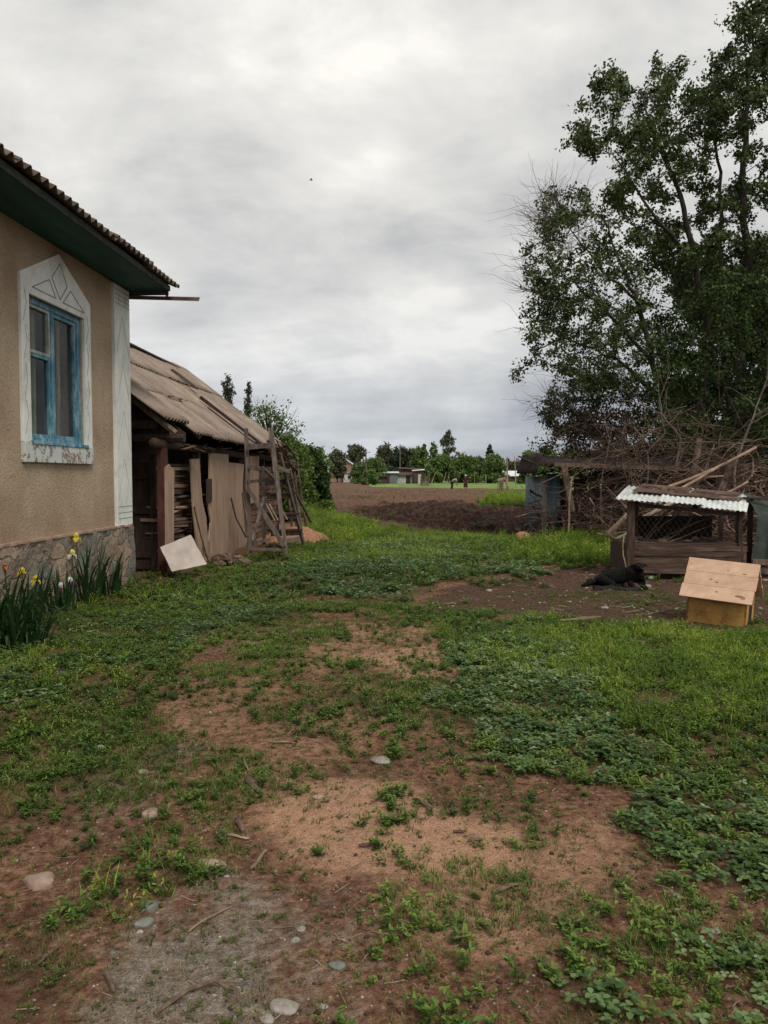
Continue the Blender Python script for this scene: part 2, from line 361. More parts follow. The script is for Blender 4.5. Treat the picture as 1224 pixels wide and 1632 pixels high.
M['petalpurple'] = leafmat('purple_petal', [(0,(.03,.006,.03)), (.5,(.06,.012,.06)), (1,(.10,.03,.1))], trans=.3)
M['petalorange'] = leafmat('orange_petal', [(0,(.3,.09,.02)), (.5,(.4,.14,.03)), (1,(.5,.22,.05))], trans=.3)

def stucco():
    m, N, L, b = nodes('roughcast_stucco'); v = mapping(N, L)
    n1 = noise(N, L, v, 1.3, 4, .55); n2 = noise(N, L, v, 60, 4, .75); n3 = noise(N, L, v, 22, 3, .7)
    c = ramp(N, L, n1, [(.3, (.30,.22,.148)), (.45, (.40,.305,.215)), (.6, (.46,.36,.26)), (.75, (.52,.415,.31))])
    c2 = ramp(N, L, n2, [(.3, (.5,.48,.45)), (.5, (1,1,1)), (.72, (1.25,1.25,1.25))])
    c = mixc(N, L, 1.0, c, c2, 'MULTIPLY')
    # damp, browner stains just above the plinth where rain splashes, with their own ragged outline
    sp = N.new('ShaderNodeSeparateXYZ'); L.new(v, sp.inputs[0])
    n4 = noise(N, L, mapping(N, L, (1,1,.5)), 2.2, 5, .65)
    g = math_(N, L, 'SUBTRACT', math_(N, L, 'ADD', n4, .28), math_(N, L, 'MULTIPLY', math_(N, L, 'SUBTRACT', sp.outputs[2], .8), .55))
    g = math_(N, L, 'MULTIPLY', math_(N, L, 'SUBTRACT', g, .5), 3.0, True)
    c = mixc(N, L, math_(N, L, 'MULTIPLY', g, .45), c, (.31,.19,.12))
    L.new(c, b.inputs['Base Color']); b.inputs['Roughness'].default_value = .92; b.inputs['Specular IOR Level'].default_value = .15
    bump(N, L, b, math_(N, L, 'ADD', n2, n3), .9, .012); return m
M['stucco'] = stucco()
def masonry():
    m, N, L, b = nodes('rough_stone_masonry'); v0 = mapping(N, L, (1, 1, 1.25))
    ns = N.new('ShaderNodeTexNoise'); ns.inputs['Scale'].default_value = 3.0; ns.inputs['Detail'].default_value = 3; L.new(v0, ns.inputs['Vector'])
    va = N.new('ShaderNodeVectorMath'); va.operation = 'MULTIPLY_ADD'; L.new(ns.outputs[1], va.inputs[0]); va.inputs[1].default_value = (.3,.3,.3); L.new(v0, va.inputs[2])
    vo = N.new('ShaderNodeTexVoronoi'); vo.feature = 'F1'; vo.inputs['Scale'].default_value = 3.1; L.new(va.outputs[0], vo.inputs['Vector'])
    ve = N.new('ShaderNodeTexVoronoi'); ve.feature = 'DISTANCE_TO_EDGE'; ve.inputs['Scale'].default_value = 3.1; L.new(va.outputs[0], ve.inputs['Vector'])
    sc = N.new('ShaderNodeSeparateColor'); L.new(vo.outputs['Color'], sc.inputs[0])
    c = ramp(N, L, sc.outputs[0], [(.0,(.24,.18,.13)), (.3,(.33,.245,.18)), (.5,(.19,.15,.12)), (.66,(.13,.155,.125)), (.8,(.28,.21,.155)), (1,(.15,.165,.14))])
    n2 = noise(N, L, v0, 18, 5, .7)
    c = mixc(N, L, 1.0, c, ramp(N, L, n2, [(.3,(.55,.53,.5)), (.55,(1,1,1)), (.75,(1.25,1.22,1.2))]), 'MULTIPLY')
    n3 = noise(N, L, v0, 2.2, 4, .7)
    w = ramp(N, L, math_(N, L, 'ADD', ve.outputs['Distance'], math_(N, L, 'MULTIPLY', math_(N, L, 'SUBTRACT', n3, .55), .22)), [(.0,(1,1,1)), (.045,(0,0,0))])
    c = mixc(N, L, w, c, ramp(N, L, n2, [(.35,(.07,.05,.04)), (.6,(.27,.205,.155))]))
    L.new(c, b.inputs['Base Color']); b.inputs['Roughness'].default_value = .9
    h = math_(N, L, 'SUBTRACT', math_(N, L, 'MULTIPLY', n2, .5), w); bump(N, L, b, h, .7, .02); return m
M['masonry'] = masonry()
def glass():
    m, N, L, b = nodes('window_pane'); out = [q for q in N if q.type == 'OUTPUT_MATERIAL'][0]
    N.remove(b); t = N.new('ShaderNodeBsdfTransparent'); g = N.new('ShaderNodeBsdfGlossy'); g.inputs['Roughness'].default_value = .03
    t.inputs[0].default_value = (.82,.86,.84,1); fr = N.new('ShaderNodeFresnel'); fr.inputs[0].default_value = 1.5
    f = math_(N, L, 'ADD', math_(N, L, 'MULTIPLY', fr.outputs[0], .55), .01, True)
    mx = N.new('ShaderNodeMixShader'); L.new(f, mx.inputs[0]); L.new(t.outputs[0], mx.inputs[1]); L.new(g.outputs[0], mx.inputs[2]); L.new(mx.outputs[0], out.inputs[0]); return m
M['glass'] = glass()
M['curtain'] = mat('faded_net_curtain', (.10,.11,.07), (.30,.31,.24), (.62,.63,.55), 3, (5,5,.5), fine=30)
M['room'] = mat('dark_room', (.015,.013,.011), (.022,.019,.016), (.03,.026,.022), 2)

# ------------------------------------------------------------------ the ground: where soil, sand, gravel and plants lie
RX0, RX1, RY0, RY1, RS = -9.0, 12.0, 0.6, 45.0, 0.05
gx, gy = np.meshgrid(np.arange(RX0, RX1, RS), np.arange(RY0, RY1, RS))
def inpoly(x, y, P):
    r = np.zeros(np.shape(x), bool); n = len(P)
    for i in range(n):
        x1, y1 = P[i]; x2, y2 = P[i-1]
        if y1 == y2: continue
        c = ((y1 > y) != (y2 > y)) & (x < (x2-x1)*(y-y1)/(y2-y1)+x1); r ^= c
    return r
def region(polys, blur=3, warp=.30):
    m = np.zeros(gx.shape)
    k = np.clip(gy/7, .45, 2.2)
    wx = gx + (fbm(gx*1.9, gy*1.9, 5)-.5)*warp*2*k + (fbm(gx*8, gy*8, 8)-.5)*.34*k; wy = gy + (fbm(gx*1.9+40, gy*1.9, 6)-.5)*warp*2*k + (fbm(gx*8, gy*8, 9)-.5)*.34*k
    for v, P in polys:
        q = [G(a, b).xy[:] for a, b in P]; m = np.where(inpoly(wx, wy, q), np.maximum(m, v), m)
    for _ in range(blur):
        m = (m + np.roll(m, 1, 0) + np.roll(m, -1, 0) + np.roll(m, 1, 1) + np.roll(m, -1, 1))/5
    return m
def at(m, x, y):
    i = np.clip(((y-RY0)/RS).astype(int), 0, m.shape[0]-1); j = np.clip(((x-RX0)/RS).astype(int), 0, m.shape[1]-1)
    return m[i, j] * ((x > RX0) & (x < RX1) & (y > RY0) & (y < RY1))
A_weed = region([
 (.95, [(-500,1420),(-500,930),(200,900),(420,885),(500,850),(560,845),(700,852),(860,862),(1010,880),(1000,900),(860,905),(790,925),(700,935),(640,975),(560,965),(440,995),(340,1010),(270,1055),(275,1110),(240,1165),(150,1215),(90,1270),(30,1310),(-100,1350)]),
 (.12, [(-100,1340),(60,1270),(220,1170),(350,1180),(240,1290),(120,1370),(-100,1420)]), (.25, [(300,1010),(700,985),(720,1100),(560,1160),(480,1100),(280,1110)]), (.3, [(430,1110),(600,1150),(740,1160),(860,1240),(700,1250),(600,1200),(480,1180)]), (.3, [(560,1640),(600,1430),(840,1400),(1080,1430),(1180,1500),(1060,1660)]),
 (.22, [(230,1100),(330,1060),(450,1043),(470,1072),(380,1092),(250,1118)]), (.5, [(345,1125),(420,1092),(500,1100),(480,1150),(390,1160)]),
 (.4, [(640,1058),(700,1092),(790,1110),(770,1150),(690,1130)]), (.25, [(210,1335),(260,1270),(330,1240),(345,1200),(400,1200),(405,1260),(385,1320),(300,1395),(215,1385)]),
 (.25, [(110,1420),(190,1360),(270,1400),(180,1460)]), (.4, [(0,1480),(60,1430),(110,1460),(60,1520),(0,1520)]),
 (.92, [(640,972),(800,974),(1000,994),(1130,1008),(1500,1012),(1800,1200),(1700,1480),(1224,1432),(1090,1410),(1010,1355),(975,1310),(1000,1270),(950,1245),(860,1240),(780,1215),(730,1180),(680,1115),(740,1080),(720,1045),(690,1005)]),
 (.9, [(1070,1700),(1095,1600),(1150,1520),(1260,1500),(1600,1480),(1700,1900),(1080,1900)]), (.75, [(780,1720),(820,1600),(870,1535),(960,1540),(1040,1600),(1050,1720)]),
 (.6, [(635,1405),(700,1385),(830,1380),(840,1402),(760,1425),(650,1425)]), (.6, [(800,1345),(870,1325),(905,1365),(860,1400)]), (.55, [(890,1440),(960,1435),(1010,1500),(930,1530),(880,1490)]),
 (.55, [(575,1420),(620,1400),(650,1450),(600,1480)]), (.5, [(520,1110),(580,1105),(590,1140),(530,1145)]), (.6, [(700,1270),(800,1275),(790,1310),(710,1300)]), (.6, [(1040,1500),(1130,1440),(1230,1450),(1180,1480),(1080,1530)])])
_n1 = fbm(gx*1.7+7, gy*1.7, 71, 5); _n2 = fbm(gx*5.5, gy*5.5+3, 72, 4)
A_weed = np.clip(A_weed*(.55+1.1*np.clip((_n2-.33)*4, 0, 1)*.7) + np.clip((_n1*.6+_n2*.4-.575)*9, 0, .5)*(A_weed < .3), 0, 1)
A_turf = region([(1, [(225,1104),(330,1062),(450,1040),(480,1072),(380,1096),(250,1122)]), (1, [(575,1085),(640,1055),(700,1085),(800,1108),(790,1140),(700,1158),(610,1162),(570,1120)]), (.8, [(560,960),(700,965),(940,1000),(900,1040),(720,1020),(600,990)]), (1, [(205,1338),(255,1275),(330,1240),(345,1198),(405,1198),(408,1260),(385,1325),(300,1398),(210,1388)]),
 (.8, [(0,1150),(150,1130),(250,1150),(160,1210),(60,1260),(-60,1280)]), (.6, [(330,1010),(480,985),(560,1000),(500,1040),(360,1050)]), (.5, [(100,1250),(220,1170),(330,1200),(240,1260),(120,1320)]), (.7, [(390,1150),(520,1090),(560,1120),(480,1170)]), (.6, [(110,1470),(190,1370),(280,1390),(200,1440)]), (.45, [(430,1180),(560,1170),(600,1240),(440,1240)]), (.5, [(620,1390),(840,1380),(900,1480),(660,1560),(580,1480)]), (.5, [(860,1450),(1100,1430),(1150,1560),(900,1600)])], 3, .2)
A_clov = region([
 (.9, [(720,1010),(860,985),(940,1080),(980,1160),(1060,1225),(1224,1270),(1600,1300),(1600,1460),(1224,1430),(1090,1408),(1000,1345),(970,1300),(1000,1265),(950,1240),(860,1235),(780,1205),(700,1120),(745,1085)]),
 (.8, [(420,905),(600,855),(800,858),(880,900),(800,925),(690,930),(640,960),(520,950)]), (.55, [(-200,1130),(-200,1010),(100,1000),(330,930),(480,960),(330,1010),(230,1070),(180,1130)]),
 (.9, [(1090,1700),(1110,1600),(1170,1530),(1600,1500),(1700,1900),(1080,1900)]), (.4, [(830,1700),(870,1560),(950,1560),(1020,1700)])])
A_gras = region([(.95, [(900,1000),(1000,1004),(1130,1016),(1500,1016),(1900,1250),(1400,1300),(1224,1265),(1060,1215),(985,1150),(940,1060),(880,1000)]), (.5, [(660,1000),(900,990),(960,1100),(800,1080)]),
 (.16, [(-500,1300),(-500,960),(200,930),(420,930),(230,1040),(100,1220)]), (.22, [(80,1440),(150,1380),(280,1330),(300,1390),(180,1480)]), (.4, [(420,900),(620,840),(860,860),(800,890),(600,900)])])
A_tall = region([(1, [(800,900),(845,872),(890,858),(940,853),(1010,850),(1010,902),(930,900)]), (.95, [(482,850),(500,822),(545,826),(605,843),(622,858),(590,866),(520,862)]),
 (1, [(470,830),(462,800),(470,772),(506,778),(512,800),(500,822)])], 1, .12)
A_sand = region([(1, [(395,1330),(420,1275),(500,1245),(640,1248),(700,1285),(840,1325),(820,1375),(720,1405),(600,1425),(500,1390)]), (.6, [(800,1330),(960,1290),(1010,1370),(960,1450),(820,1560),(640,1560),(600,1440),(760,1400)]),
 (1, [(570,1055),(640,1035),(730,1045),(740,1065),(700,1085),(620,1080)]), (.8, [(800,1090),(840,1090),(840,1115),(800,1112)]), (.7, [(700,1140),(760,1138),(750,1155),(700,1152)]),
 (.55, [(480,985),(700,1000),(720,1040),(560,1060),(480,1080),(460,1030)]), (.5, [(520,868),(640,862),(640,880),(560,882)]), (.4, [(270,1190),(560,1110),(600,1200),(500,1240),(390,1290),(330,1230)]), (.45, [(200,1080),(480,1085),(460,1120),(330,1190),(240,1160)])], 4, .18)
A_grav = region([(.7, [(90,1700),(150,1500),(240,1420),(360,1360),(440,1440),(430,1540),(400,1700)]), (.4, [(420,1700),(440,1440),(580,1460),(600,1700)]), (.4, [(60,1340),(60,1220),(300,1170),(330,1200),(200,1330)]), (.3, [(330,990),(470,985),(480,1020),(300,1040)])], 6, .3)
A_grav = np.clip(A_grav*(.35+1.3*fbm(gx*2.8, gy*2.8, 55, 4)), 0, 1)
A_damp = region([(1, [(670,955),(720,935),(800,922),(860,903),(1010,900),(1600,900),(1800,1010),(1130,1006),(1000,996),(800,974),(690,972)]), (.6, [(560,840),(900,850),(880,870),(720,868)]), (.5, [(-300,1700),(-300,1500),(90,1500),(120,1700)])], 3, .1)
FIELD = [G(a, b).xy[:] for a, b in [(506,803),(500,790),(522,773),(528,767.5),(1500,767.5),(1700,850),(865,857),(800,858),(720,853),(640,842),(575,840),(545,826)]]
MEADOW = [G(a, b).xy[:] for a, b in [(594,776),(700,778),(865,780),(1500,781),(1500,763),(560,763)]]
GARDEN = [G(a, b).xy[:] for a, b in [(770,800),(800,794),(865,795),(1000,793),(1000,806),(865,810),(800,806)]]
DUG = [G(a, b).xy[:] for a, b in [(530,822),(570,806),(700,797),(780,803),(860,808),(1100,808),(1100,856),(865,856),(760,852),(690,846),(640,830)]]
def soft(P, x, y, w=1.0):
    r = 0
    for i in range(6): r = r + inpoly(x + (vn(x*.9+i*7, y*.9, 3)-.5)*w*2, y + (vn(x*.9, y*.9+i*9, 4)-.5)*w*2, P)
    return r/6
def tz(x, y):
    x = np.atleast_1d(np.asarray(x, float)); y = np.atleast_1d(np.asarray(y, float))
    z = (fbm(x*.35, y*.35, 1, 3)-.5)*.10*np.clip(y/6, .3, 1.6) + (fbm(x*3, y*3, 2, 4)-.5)*.035
    z += (fbm(x*14, y*14, 3, 3)-.5)*.012*(y < 14)
    s = at(A_sand, x, y); z += s*.012
    z -= at(A_damp, x, y)*.03
    f = inpoly(x, y, FIELD).astype(float)*np.clip((110-y)/30, .1, 1)
    if f.any():
        d = soft(DUG, x, y, 1.2)*f
        z += f*((fbm(x*1.3, y*1.3, 11, 4)-.5)*.32 + (fbm(x*4.5, y*4.5, 12, 3)-.5)*.12*(y < 60))
        z += d*((np.abs(fbm(x*1.1, y*1.1, 13, 4)-.5)*2)*.5 + (fbm(x*5, y*5, 14, 3)-.5)*.26 - .25)
    z = z*np.clip(1-(y-300)/100, 0, 1)
    return z
def gz(x, y): return float(tz(x, y)[0])
def onG(px, py):
    p = G(px, py); p.z = gz(p.x, p.y); return p

def grow(start, step, k, end):
    r = [start]
    while r[-1] < end: r.append(r[-1]+step); step *= k
    return r
def build_ground():
    xs = list(np.arange(-4.6, 6.6, .045)); right = grow(6.6, .05, 1.045, 4000); left = [-v for v in grow(4.6, .05, 1.045, 4000)][::-1]
    xs = np.array(left + xs[1:] + right[:])
    ys = [-60, -20, -8, -3, -1, 0, .5, .9]; y = 1.2
    while y < 9000:
        ys.append(y); y += max(.045, .0062*y) if y < 130 else .03*y
    ys = np.array(ys); X, Y = np.meshgrid(xs, ys); x = X.ravel(); yy = Y.ravel()
    z = tz(x, yy); mead = inpoly(x, yy, MEADOW); z = z + 0
    V = np.stack([x, yy, z], 1)
    nx, ny = len(xs), len(ys); i = np.arange(ny-1)[:, None]*nx + np.arange(nx-1)[None]; i = i.ravel()
    Q = np.stack([i, i+1, i+nx+1, i+nx], 1); cxy = V[Q].mean(1)
    kf = inpoly(cxy[:, 0], cxy[:, 1], FIELD); km = inpoly(cxy[:, 0], cxy[:, 1], MEADOW)
    kf = kf & ~km
    moss = np.clip(at(A_weed, x, yy)*.9 + at(A_gras, x, yy)*.3, 0, 1)
    moss = np.maximum(moss, (yy > 45)*.8*(fbm(x*.05, yy*.05, 31)*.6+.5))
    moss = np.maximum(moss, np.maximum((np.abs(x-1.5) > 7.5)*(yy < 60)*.8, (yy > 24)*(x < -3)*.9))
    gd = soft(GARDEN, x, yy, 2)
    c = np.stack([at(A_sand, x, yy), at(A_grav, x, yy), np.clip(moss, 0, 1), at(A_damp, x, yy)], 1)
    dug = soft(DUG, x, yy, 1.5)
    cf = np.stack([dug, gd, np.clip((yy-40)/100, 0, 1)*0, dug*0], 1)
    for name, sel, m, cc in (('ground', ~kf & ~km, M['ground'], c), ('ploughed_field', kf, M['field'], cf), ('crop_meadow', km, M['meadow'], c)):
        q = Q[sel]; u, inv = np.unique(q, return_inverse=True); q2 = inv.reshape(q.shape).astype(np.int32); v = V[u].astype(np.float32)
        me = bpy.data.meshes.new(name); me.vertices.add(len(v)); me.vertices.foreach_set('co', v.ravel())
        me.loops.add(q2.size); me.loops.foreach_set('vertex_index', q2.ravel()); me.polygons.add(len(q2))
        me.polygons.foreach_set('loop_start', np.arange(0, q2.size, 4, dtype=np.int32)); me.polygons.foreach_set('use_smooth', np.ones(len(q2), bool)); me.update(calc_edges=True)
        a = me.attributes.new('cover', 'FLOAT_COLOR', 'POINT'); a.data.foreach_set('color', cc[u].astype(np.float32).ravel())
        me.materials.append(m); o = bpy.data.objects.new(name, me); COL.objects.link(o); o['kind'] = 'structure'

def groundmat():
    m, N, L, b = nodes('yard_soil'); v = mapping(N, L)
    at_ = N.new('ShaderNodeAttribute'); at_.attribute_name = 'cover'; sc = N.new('ShaderNodeSeparateColor'); L.new(at_.outputs['Color'], sc.inputs[0])
    f1 = noise(N, L, v, 3, 6, .65); f2 = noise(N, L, v, 28, 5, .7); f3 = noise(N, L, v, 160, 3, .75); f4 = noise(N, L, v, 11, 6, .72)
    dirt = ramp(N, L, f2, [(.32,(.075,.037,.022)), (.5,(.205,.108,.068)), (.68,(.37,.23,.155))])
    dirt = mixc(N, L, 1, dirt, ramp(N, L, f1, [(.3,(.65,.62,.6)), (.6,(1.1,1.08,1.05))]), 'MULTIPLY')
    sand = ramp(N, L, f3, [(.3,(.28,.14,.078)), (.5,(.52,.30,.19)), (.7,(.72,.48,.33))])
    sand = mixc(N, L, 1, sand, ramp(N, L, f2, [(.3,(.72,.7,.68)), (.55,(1,1,1))]), 'MULTIPLY')
    grav = ramp(N, L, math_(N, L, 'ADD', math_(N, L, 'MULTIPLY', f3, .5), math_(N, L, 'MULTIPLY', f2, .5)), [(.36,(.09,.07,.052)), (.5,(.245,.21,.165)), (.62,(.44,.40,.34))])
    moss = ramp(N, L, f2, [(.35,(.03,.032,.012)), (.6,(.065,.075,.022))])
    damp = ramp(N, L, f2, [(.32,(.048,.026,.018)), (.52,(.105,.058,.042)), (.72,(.18,.112,.084))])
    def msk(a, lo, hi, nz=f2, amt=.55):
        s_ = math_(N, L, 'ADD', a, math_(N, L, 'MULTIPLY', math_(N, L, 'SUBTRACT', nz, .5), amt)); r = N.new('ShaderNodeMapRange'); L.new(s_, r.inputs[0]); r.inputs[1].default_value = lo; r.inputs[2].default_value = hi; return r.outputs[0]
    c = mixc(N, L, msk(sc.outputs[1], .25, .9, f4, 1.5), dirt, grav)
    c = mixc(N, L, msk(sc.outputs[0], .2, .95, f4, 1.5), c, sand)
    c = mixc(N, L, msk(at_.outputs['Alpha'], .3, .7), c, damp)
    c = mixc(N, L, math_(N, L, 'MULTIPLY', msk(sc.outputs[2], .45, 1.0, f2, .8), .6), c, moss)
    # scattered pale grit and bark chips
    vo = N.new('ShaderNodeTexVoronoi'); vo.inputs['Scale'].default_value = 42; L.new(v, vo.inputs['Vector'])
    vs = N.new('ShaderNodeSeparateColor'); L.new(vo.outputs['Color'], vs.inputs[0])
    chip = math_(N, L, 'MULTIPLY', math_(N, L, 'GREATER_THAN', vs.outputs[0], .86), math_(N, L, 'LESS_THAN', vo.outputs['Distance'], .28))
    c = mixc(N, L, math_(N, L, 'MULTIPLY', chip, .6), c, ramp(N, L, vs.outputs[1], [(0,(.05,.03,.02)), (.45,(.12,.08,.055)), (.55,(.34,.29,.24)), (1,(.42,.39,.35))]))
    L.new(c, b.inputs['Base Color']); b.inputs['Roughness'].default_value = .95; b.inputs['Specular IOR Level'].default_value = .12
    h = math_(N, L, 'ADD', math_(N, L, 'MULTIPLY', f2, 1.0), math_(N, L, 'ADD', math_(N, L, 'MULTIPLY', f3, .35), math_(N, L, 'MULTIPLY', chip, .25))); bump(N, L, b, math_(N, L, 'ADD', h, math_(N, L, 'MULTIPLY', f4, 1.6)), 1.0, .03)
    return m
def fieldmat():
    m, N, L, b = nodes('ploughed_soil'); v = mapping(N, L)
    at_ = N.new('ShaderNodeAttribute'); at_.attribute_name = 'cover'; sc = N.new('ShaderNodeSeparateColor'); L.new(at_.outputs['Color'], sc.inputs[0])
    f1 = noise(N, L, v, .35, 5, .6); f2 = noise(N, L, v, 4, 7, .72); f3 = noise(N, L, v, .9, 6, .7, .6)
    dry = ramp(N, L, f2, [(.3,(.07,.040,.027)), (.5,(.155,.092,.063)), (.7,(.25,.16,.115))])
    dry = mixc(N, L, 1, dry, ramp(N, L, f1, [(.3,(.78,.75,.73)), (.65,(1.1,1.1,1.1))]), 'MULTIPLY')
    wet = ramp(N, L, f2, [(.3,(.018,.010,.008)), (.5,(.052,.029,.022)), (.72,(.16,.098,.075))])
    k = N.new('ShaderNodeMapRange'); L.new(math_(N, L, 'ADD', sc.outputs[0], math_(N, L, 'SUBTRACT', f3, .5)), k.inputs[0]); k.inputs[1].default_value = .2; k.inputs[2].default_value = .8
    c = mixc(N, L, k.outputs[0], dry, wet)
    g = N.new('ShaderNodeMapRange'); L.new(math_(N, L, 'ADD', sc.outputs[1], math_(N, L, 'MULTIPLY', math_(N, L, 'SUBTRACT', f2, .5), 1.2)), g.inputs[0]); g.inputs[1].default_value = .3; g.inputs[2].default_value = .7
    c = mixc(N, L, g.outputs[0], c, ramp(N, L, f2, [(.3,(.03,.06,.012)), (.7,(.09,.15,.03))]))
    # thin green regrowth
    r = ramp(N, L, math_(N, L, 'ADD', math_(N, L, 'MULTIPLY', f1, .5), math_(N, L, 'MULTIPLY', f2, .5)), [(.56,(0,0,0)), (.66,(1,1,1))])
    c = mixc(N, L, math_(N, L, 'MULTIPLY', r, .5), c, (.075,.09,.03))
    L.new(c, b.inputs['Base Color']); b.inputs['Roughness'].default_value = .95; b.inputs['Specular IOR Level'].default_value = .1
    bump(N, L, b, f2, 1.0, .22); return m
def meadowmat():
    m, N, L, b = nodes('green_crop'); v = mapping(N, L, (1, .25, 1)); n1 = noise(N, L, v, .25, 5, .6)
    c = ramp(N, L, n1, [(.3,(.07,.12,.02)), (.5,(.13,.21,.035)), (.7,(.2,.27,.055))]); L.new(c, b.inputs['Base Color']); b.inputs['Roughness'].default_value = .9
    n2 = noise(N, L, v, 3, 4, .7); bump(N, L, b, n2, .8, .3); return m
M['ground'] = groundmat(); M['field'] = fieldmat(); M['meadow'] = meadowmat()
build_ground()

# ------------------------------------------------------------------ small plants, stamped in numbers
def leafT(o, yaw, pitch, L_, w, fold=.25, curl=.3):
    """one folded leaf: 6 vertices, 4 triangles, pointing along yaw"""
    dx, dy = math.cos(yaw), math.sin(yaw); cp, sp = math.cos(pitch), math.sin(pitch)
    def P(t, s):
        z = sp*t*L_ - curl*L_*t*t*.5 + fold*abs(s)*w
        return (o[0]+dx*cp*t*L_ - dy*s*w, o[1]+dy*cp*t*L_ + dx*s*w, o[2]+z)
    return [P(0,0), P(.35,.5), P(.75,.42), P(1,0), P(.75,-.42), P(.35,-.5)], [(0,1,2),(0,2,3),(0,3,4),(0,4,5)]
def T_clover(r, n, rad, h, L_):
    V = []; T = []; C = []
    for _ in range(n):
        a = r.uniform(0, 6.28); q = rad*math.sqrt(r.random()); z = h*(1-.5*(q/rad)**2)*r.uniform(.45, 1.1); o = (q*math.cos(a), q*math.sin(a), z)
        y0 = r.uniform(0, 6.28); c = r.uniform(.15, .95)*(.55+.45*z/h)
        for k in range(3):
            v, t = leafT(o, y0+k*2.09+r.uniform(-.2,.2), r.uniform(-.1,.55), L_*r.uniform(.8,1.2), L_*r.uniform(.6,.8), .2, .35)
            n0 = len(V); V += v; T += [tuple(i+n0 for i in q2) for q2 in t]; C += [min(1, c+r.uniform(-.08,.08))]*6
    return np.array(V), np.array(T), np.array(C)
def T_weed(r, n, rad, h, L_):
    V = []; T = []; C = []
    for s in range(n):                                    # small stems with leaves up their length
        a = r.uniform(0, 6.28); q = rad*r.uniform(.1, 1); hh = h*r.uniform(.5, 1.1)
        for k in range(7):
            t = (k+1)/7; o = (q*t*math.cos(a)*1.0, q*t*math.sin(a)*1.0, hh*t**.8)
            v, tt = leafT(o, r.uniform(0, 6.28), r.uniform(0, .8), L_*r.uniform(.7,1.2), L_*r.uniform(.28,.45), .3, .3)
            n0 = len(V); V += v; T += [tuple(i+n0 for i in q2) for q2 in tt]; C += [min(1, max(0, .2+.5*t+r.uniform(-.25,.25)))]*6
    return np.array(V), np.array(T), np.array(C)
def T_grass(r, n, rad, h, w):
    V = []; T = []; C = []
    for _ in range(n):
        a = r.uniform(0, 6.28); q = rad*r.uniform(0, 1)**.7; b = r.uniform(0, 6.28); hh = h*r.uniform(.45, 1.1); ln = hh*r.uniform(.15, .9)
        ox, oy = q*math.cos(a), q*math.sin(a); px, py = -math.sin(b)*w/2, math.cos(b)*w/2; n0 = len(V)
        for t, ww in ((0, 1), (.5, .85)):
            x, y, z = ox+math.cos(b)*ln*t*t, oy+math.sin(b)*ln*t*t, hh*(t-.12*t*t)
            V += [(x-px*ww, y-py*ww, z), (x+px*ww, y+py*ww, z)]
        V.append((ox+math.cos(b)*ln, oy+math.sin(b)*ln, hh*.88)); T += [(n0,n0+1,n0+3),(n0,n0+3,n0+2),(n0+2,n0+3,n0+4)]
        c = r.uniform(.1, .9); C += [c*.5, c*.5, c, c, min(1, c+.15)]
    return np.array(V), np.array(T), np.array(C)
def stamp(temps, P, scale, seed, tadd=.15, lean=.2, tbase=None):
    r = np.random.default_rng(seed); Vs = []; Ts = []; Cs = []; off = 0; which = r.integers(0, len(temps), len(P))
    for k, (V, T, C) in enumerate(temps):
        s_ = which == k; p = P[s_]; n = len(p)
        if n == 0: continue
        sc = scale[s_][:, None]; a = r.uniform(0, 6.283, n)[:, None]; ca, sa = np.cos(a), np.sin(a)
        x = (V[None, :, 0]*ca - V[None, :, 1]*sa)*sc; y = (V[None, :, 0]*sa + V[None, :, 1]*ca)*sc; z = V[None, :, 2]*sc*r.uniform(.75, 1.3, (n, 1))
        lx = r.uniform(-lean, lean, (n, 1)); ly = r.uniform(-lean, lean, (n, 1))
        VV = np.stack([x+z*lx+p[:, 0:1], y+z*ly+p[:, 1:2], z+p[:, 2:3]], 2).reshape(-1, 3)
        TT = (T[None]+(np.arange(n)*len(V))[:, None, None]).reshape(-1, 3)+off
        add = r.uniform(-tadd, tadd, (n, 1)) + (0 if tbase is None else tbase[s_][:, None])
        Vs.append(VV); Ts.append(TT); Cs.append(np.clip(C[None]+add, 0, 1).ravel()); off += len(VV)
    return np.concatenate(Vs), np.concatenate(Ts), np.concatenate(Cs)
def inview(x, y, m=1.0): return (np.abs(x) < .53*y+m)
def scatter(A, dens, y0, y1, seed, nz=.8, nsc=2.2, thr=.25, x0=-9, x1=12):
    r = np.random.default_rng(seed); n = int(dens*(x1-x0)*(y1-y0)); x = r.uniform(x0, x1, n); y = r.uniform(y0, y1, n)
    a = at(A, x, y) if A is not None else np.ones(n)
    f = fbm(x*nsc, y*nsc, seed, 4); keep = (r.random(n) < np.clip(a*(1+nz*(f-.5)*4)-thr*(f < .42), 0, 1)) & inview(x, y) & (a > .04)
    keep &= ~((x < -3.6) & (y > 3) & (y < 22)) ; keep &= ~((x < -3.05) & (y > 11.8) & (y < 21))
    x, y = x[keep], y[keep]; return np.stack([x, y, tz(x, y)-.005], 1)
rr = random.Random(5)
TC = [T_clover(rr, 11, .055, .05, .019) for _ in range(7)]
TW = [T_weed(rr, 5, .055, .045, .021) for _ in range(7)]
TG = [T_grass(rr, 15, .04, .085, .004) for _ in range(5)] + [T_weed(rr, 8, .07, .085, .017) for _ in range(6)] + [T_grass(rr, 8, .03, .12, .003)]
TM = [T_grass(rr, 26, .045, .022, .0028) for _ in range(4)] + [T_weed(rr, 7, .05, .018, .010) for _ in range(4)]
TS = [T_weed(rr, 2, .03, .02, .014) for _ in range(6)] + [T_grass(rr, 7, .02, .04, .003) for _ in range(3)]
TT_ = [T_weed(rr, 7, .11, .26, .05) for _ in range(4)] + [T_grass(rr, 22, .06, .28, .007) for _ in range(3)]
def sc_(P, lo, hi, seed): return np.random.default_rng(seed).uniform(lo, hi, len(P))
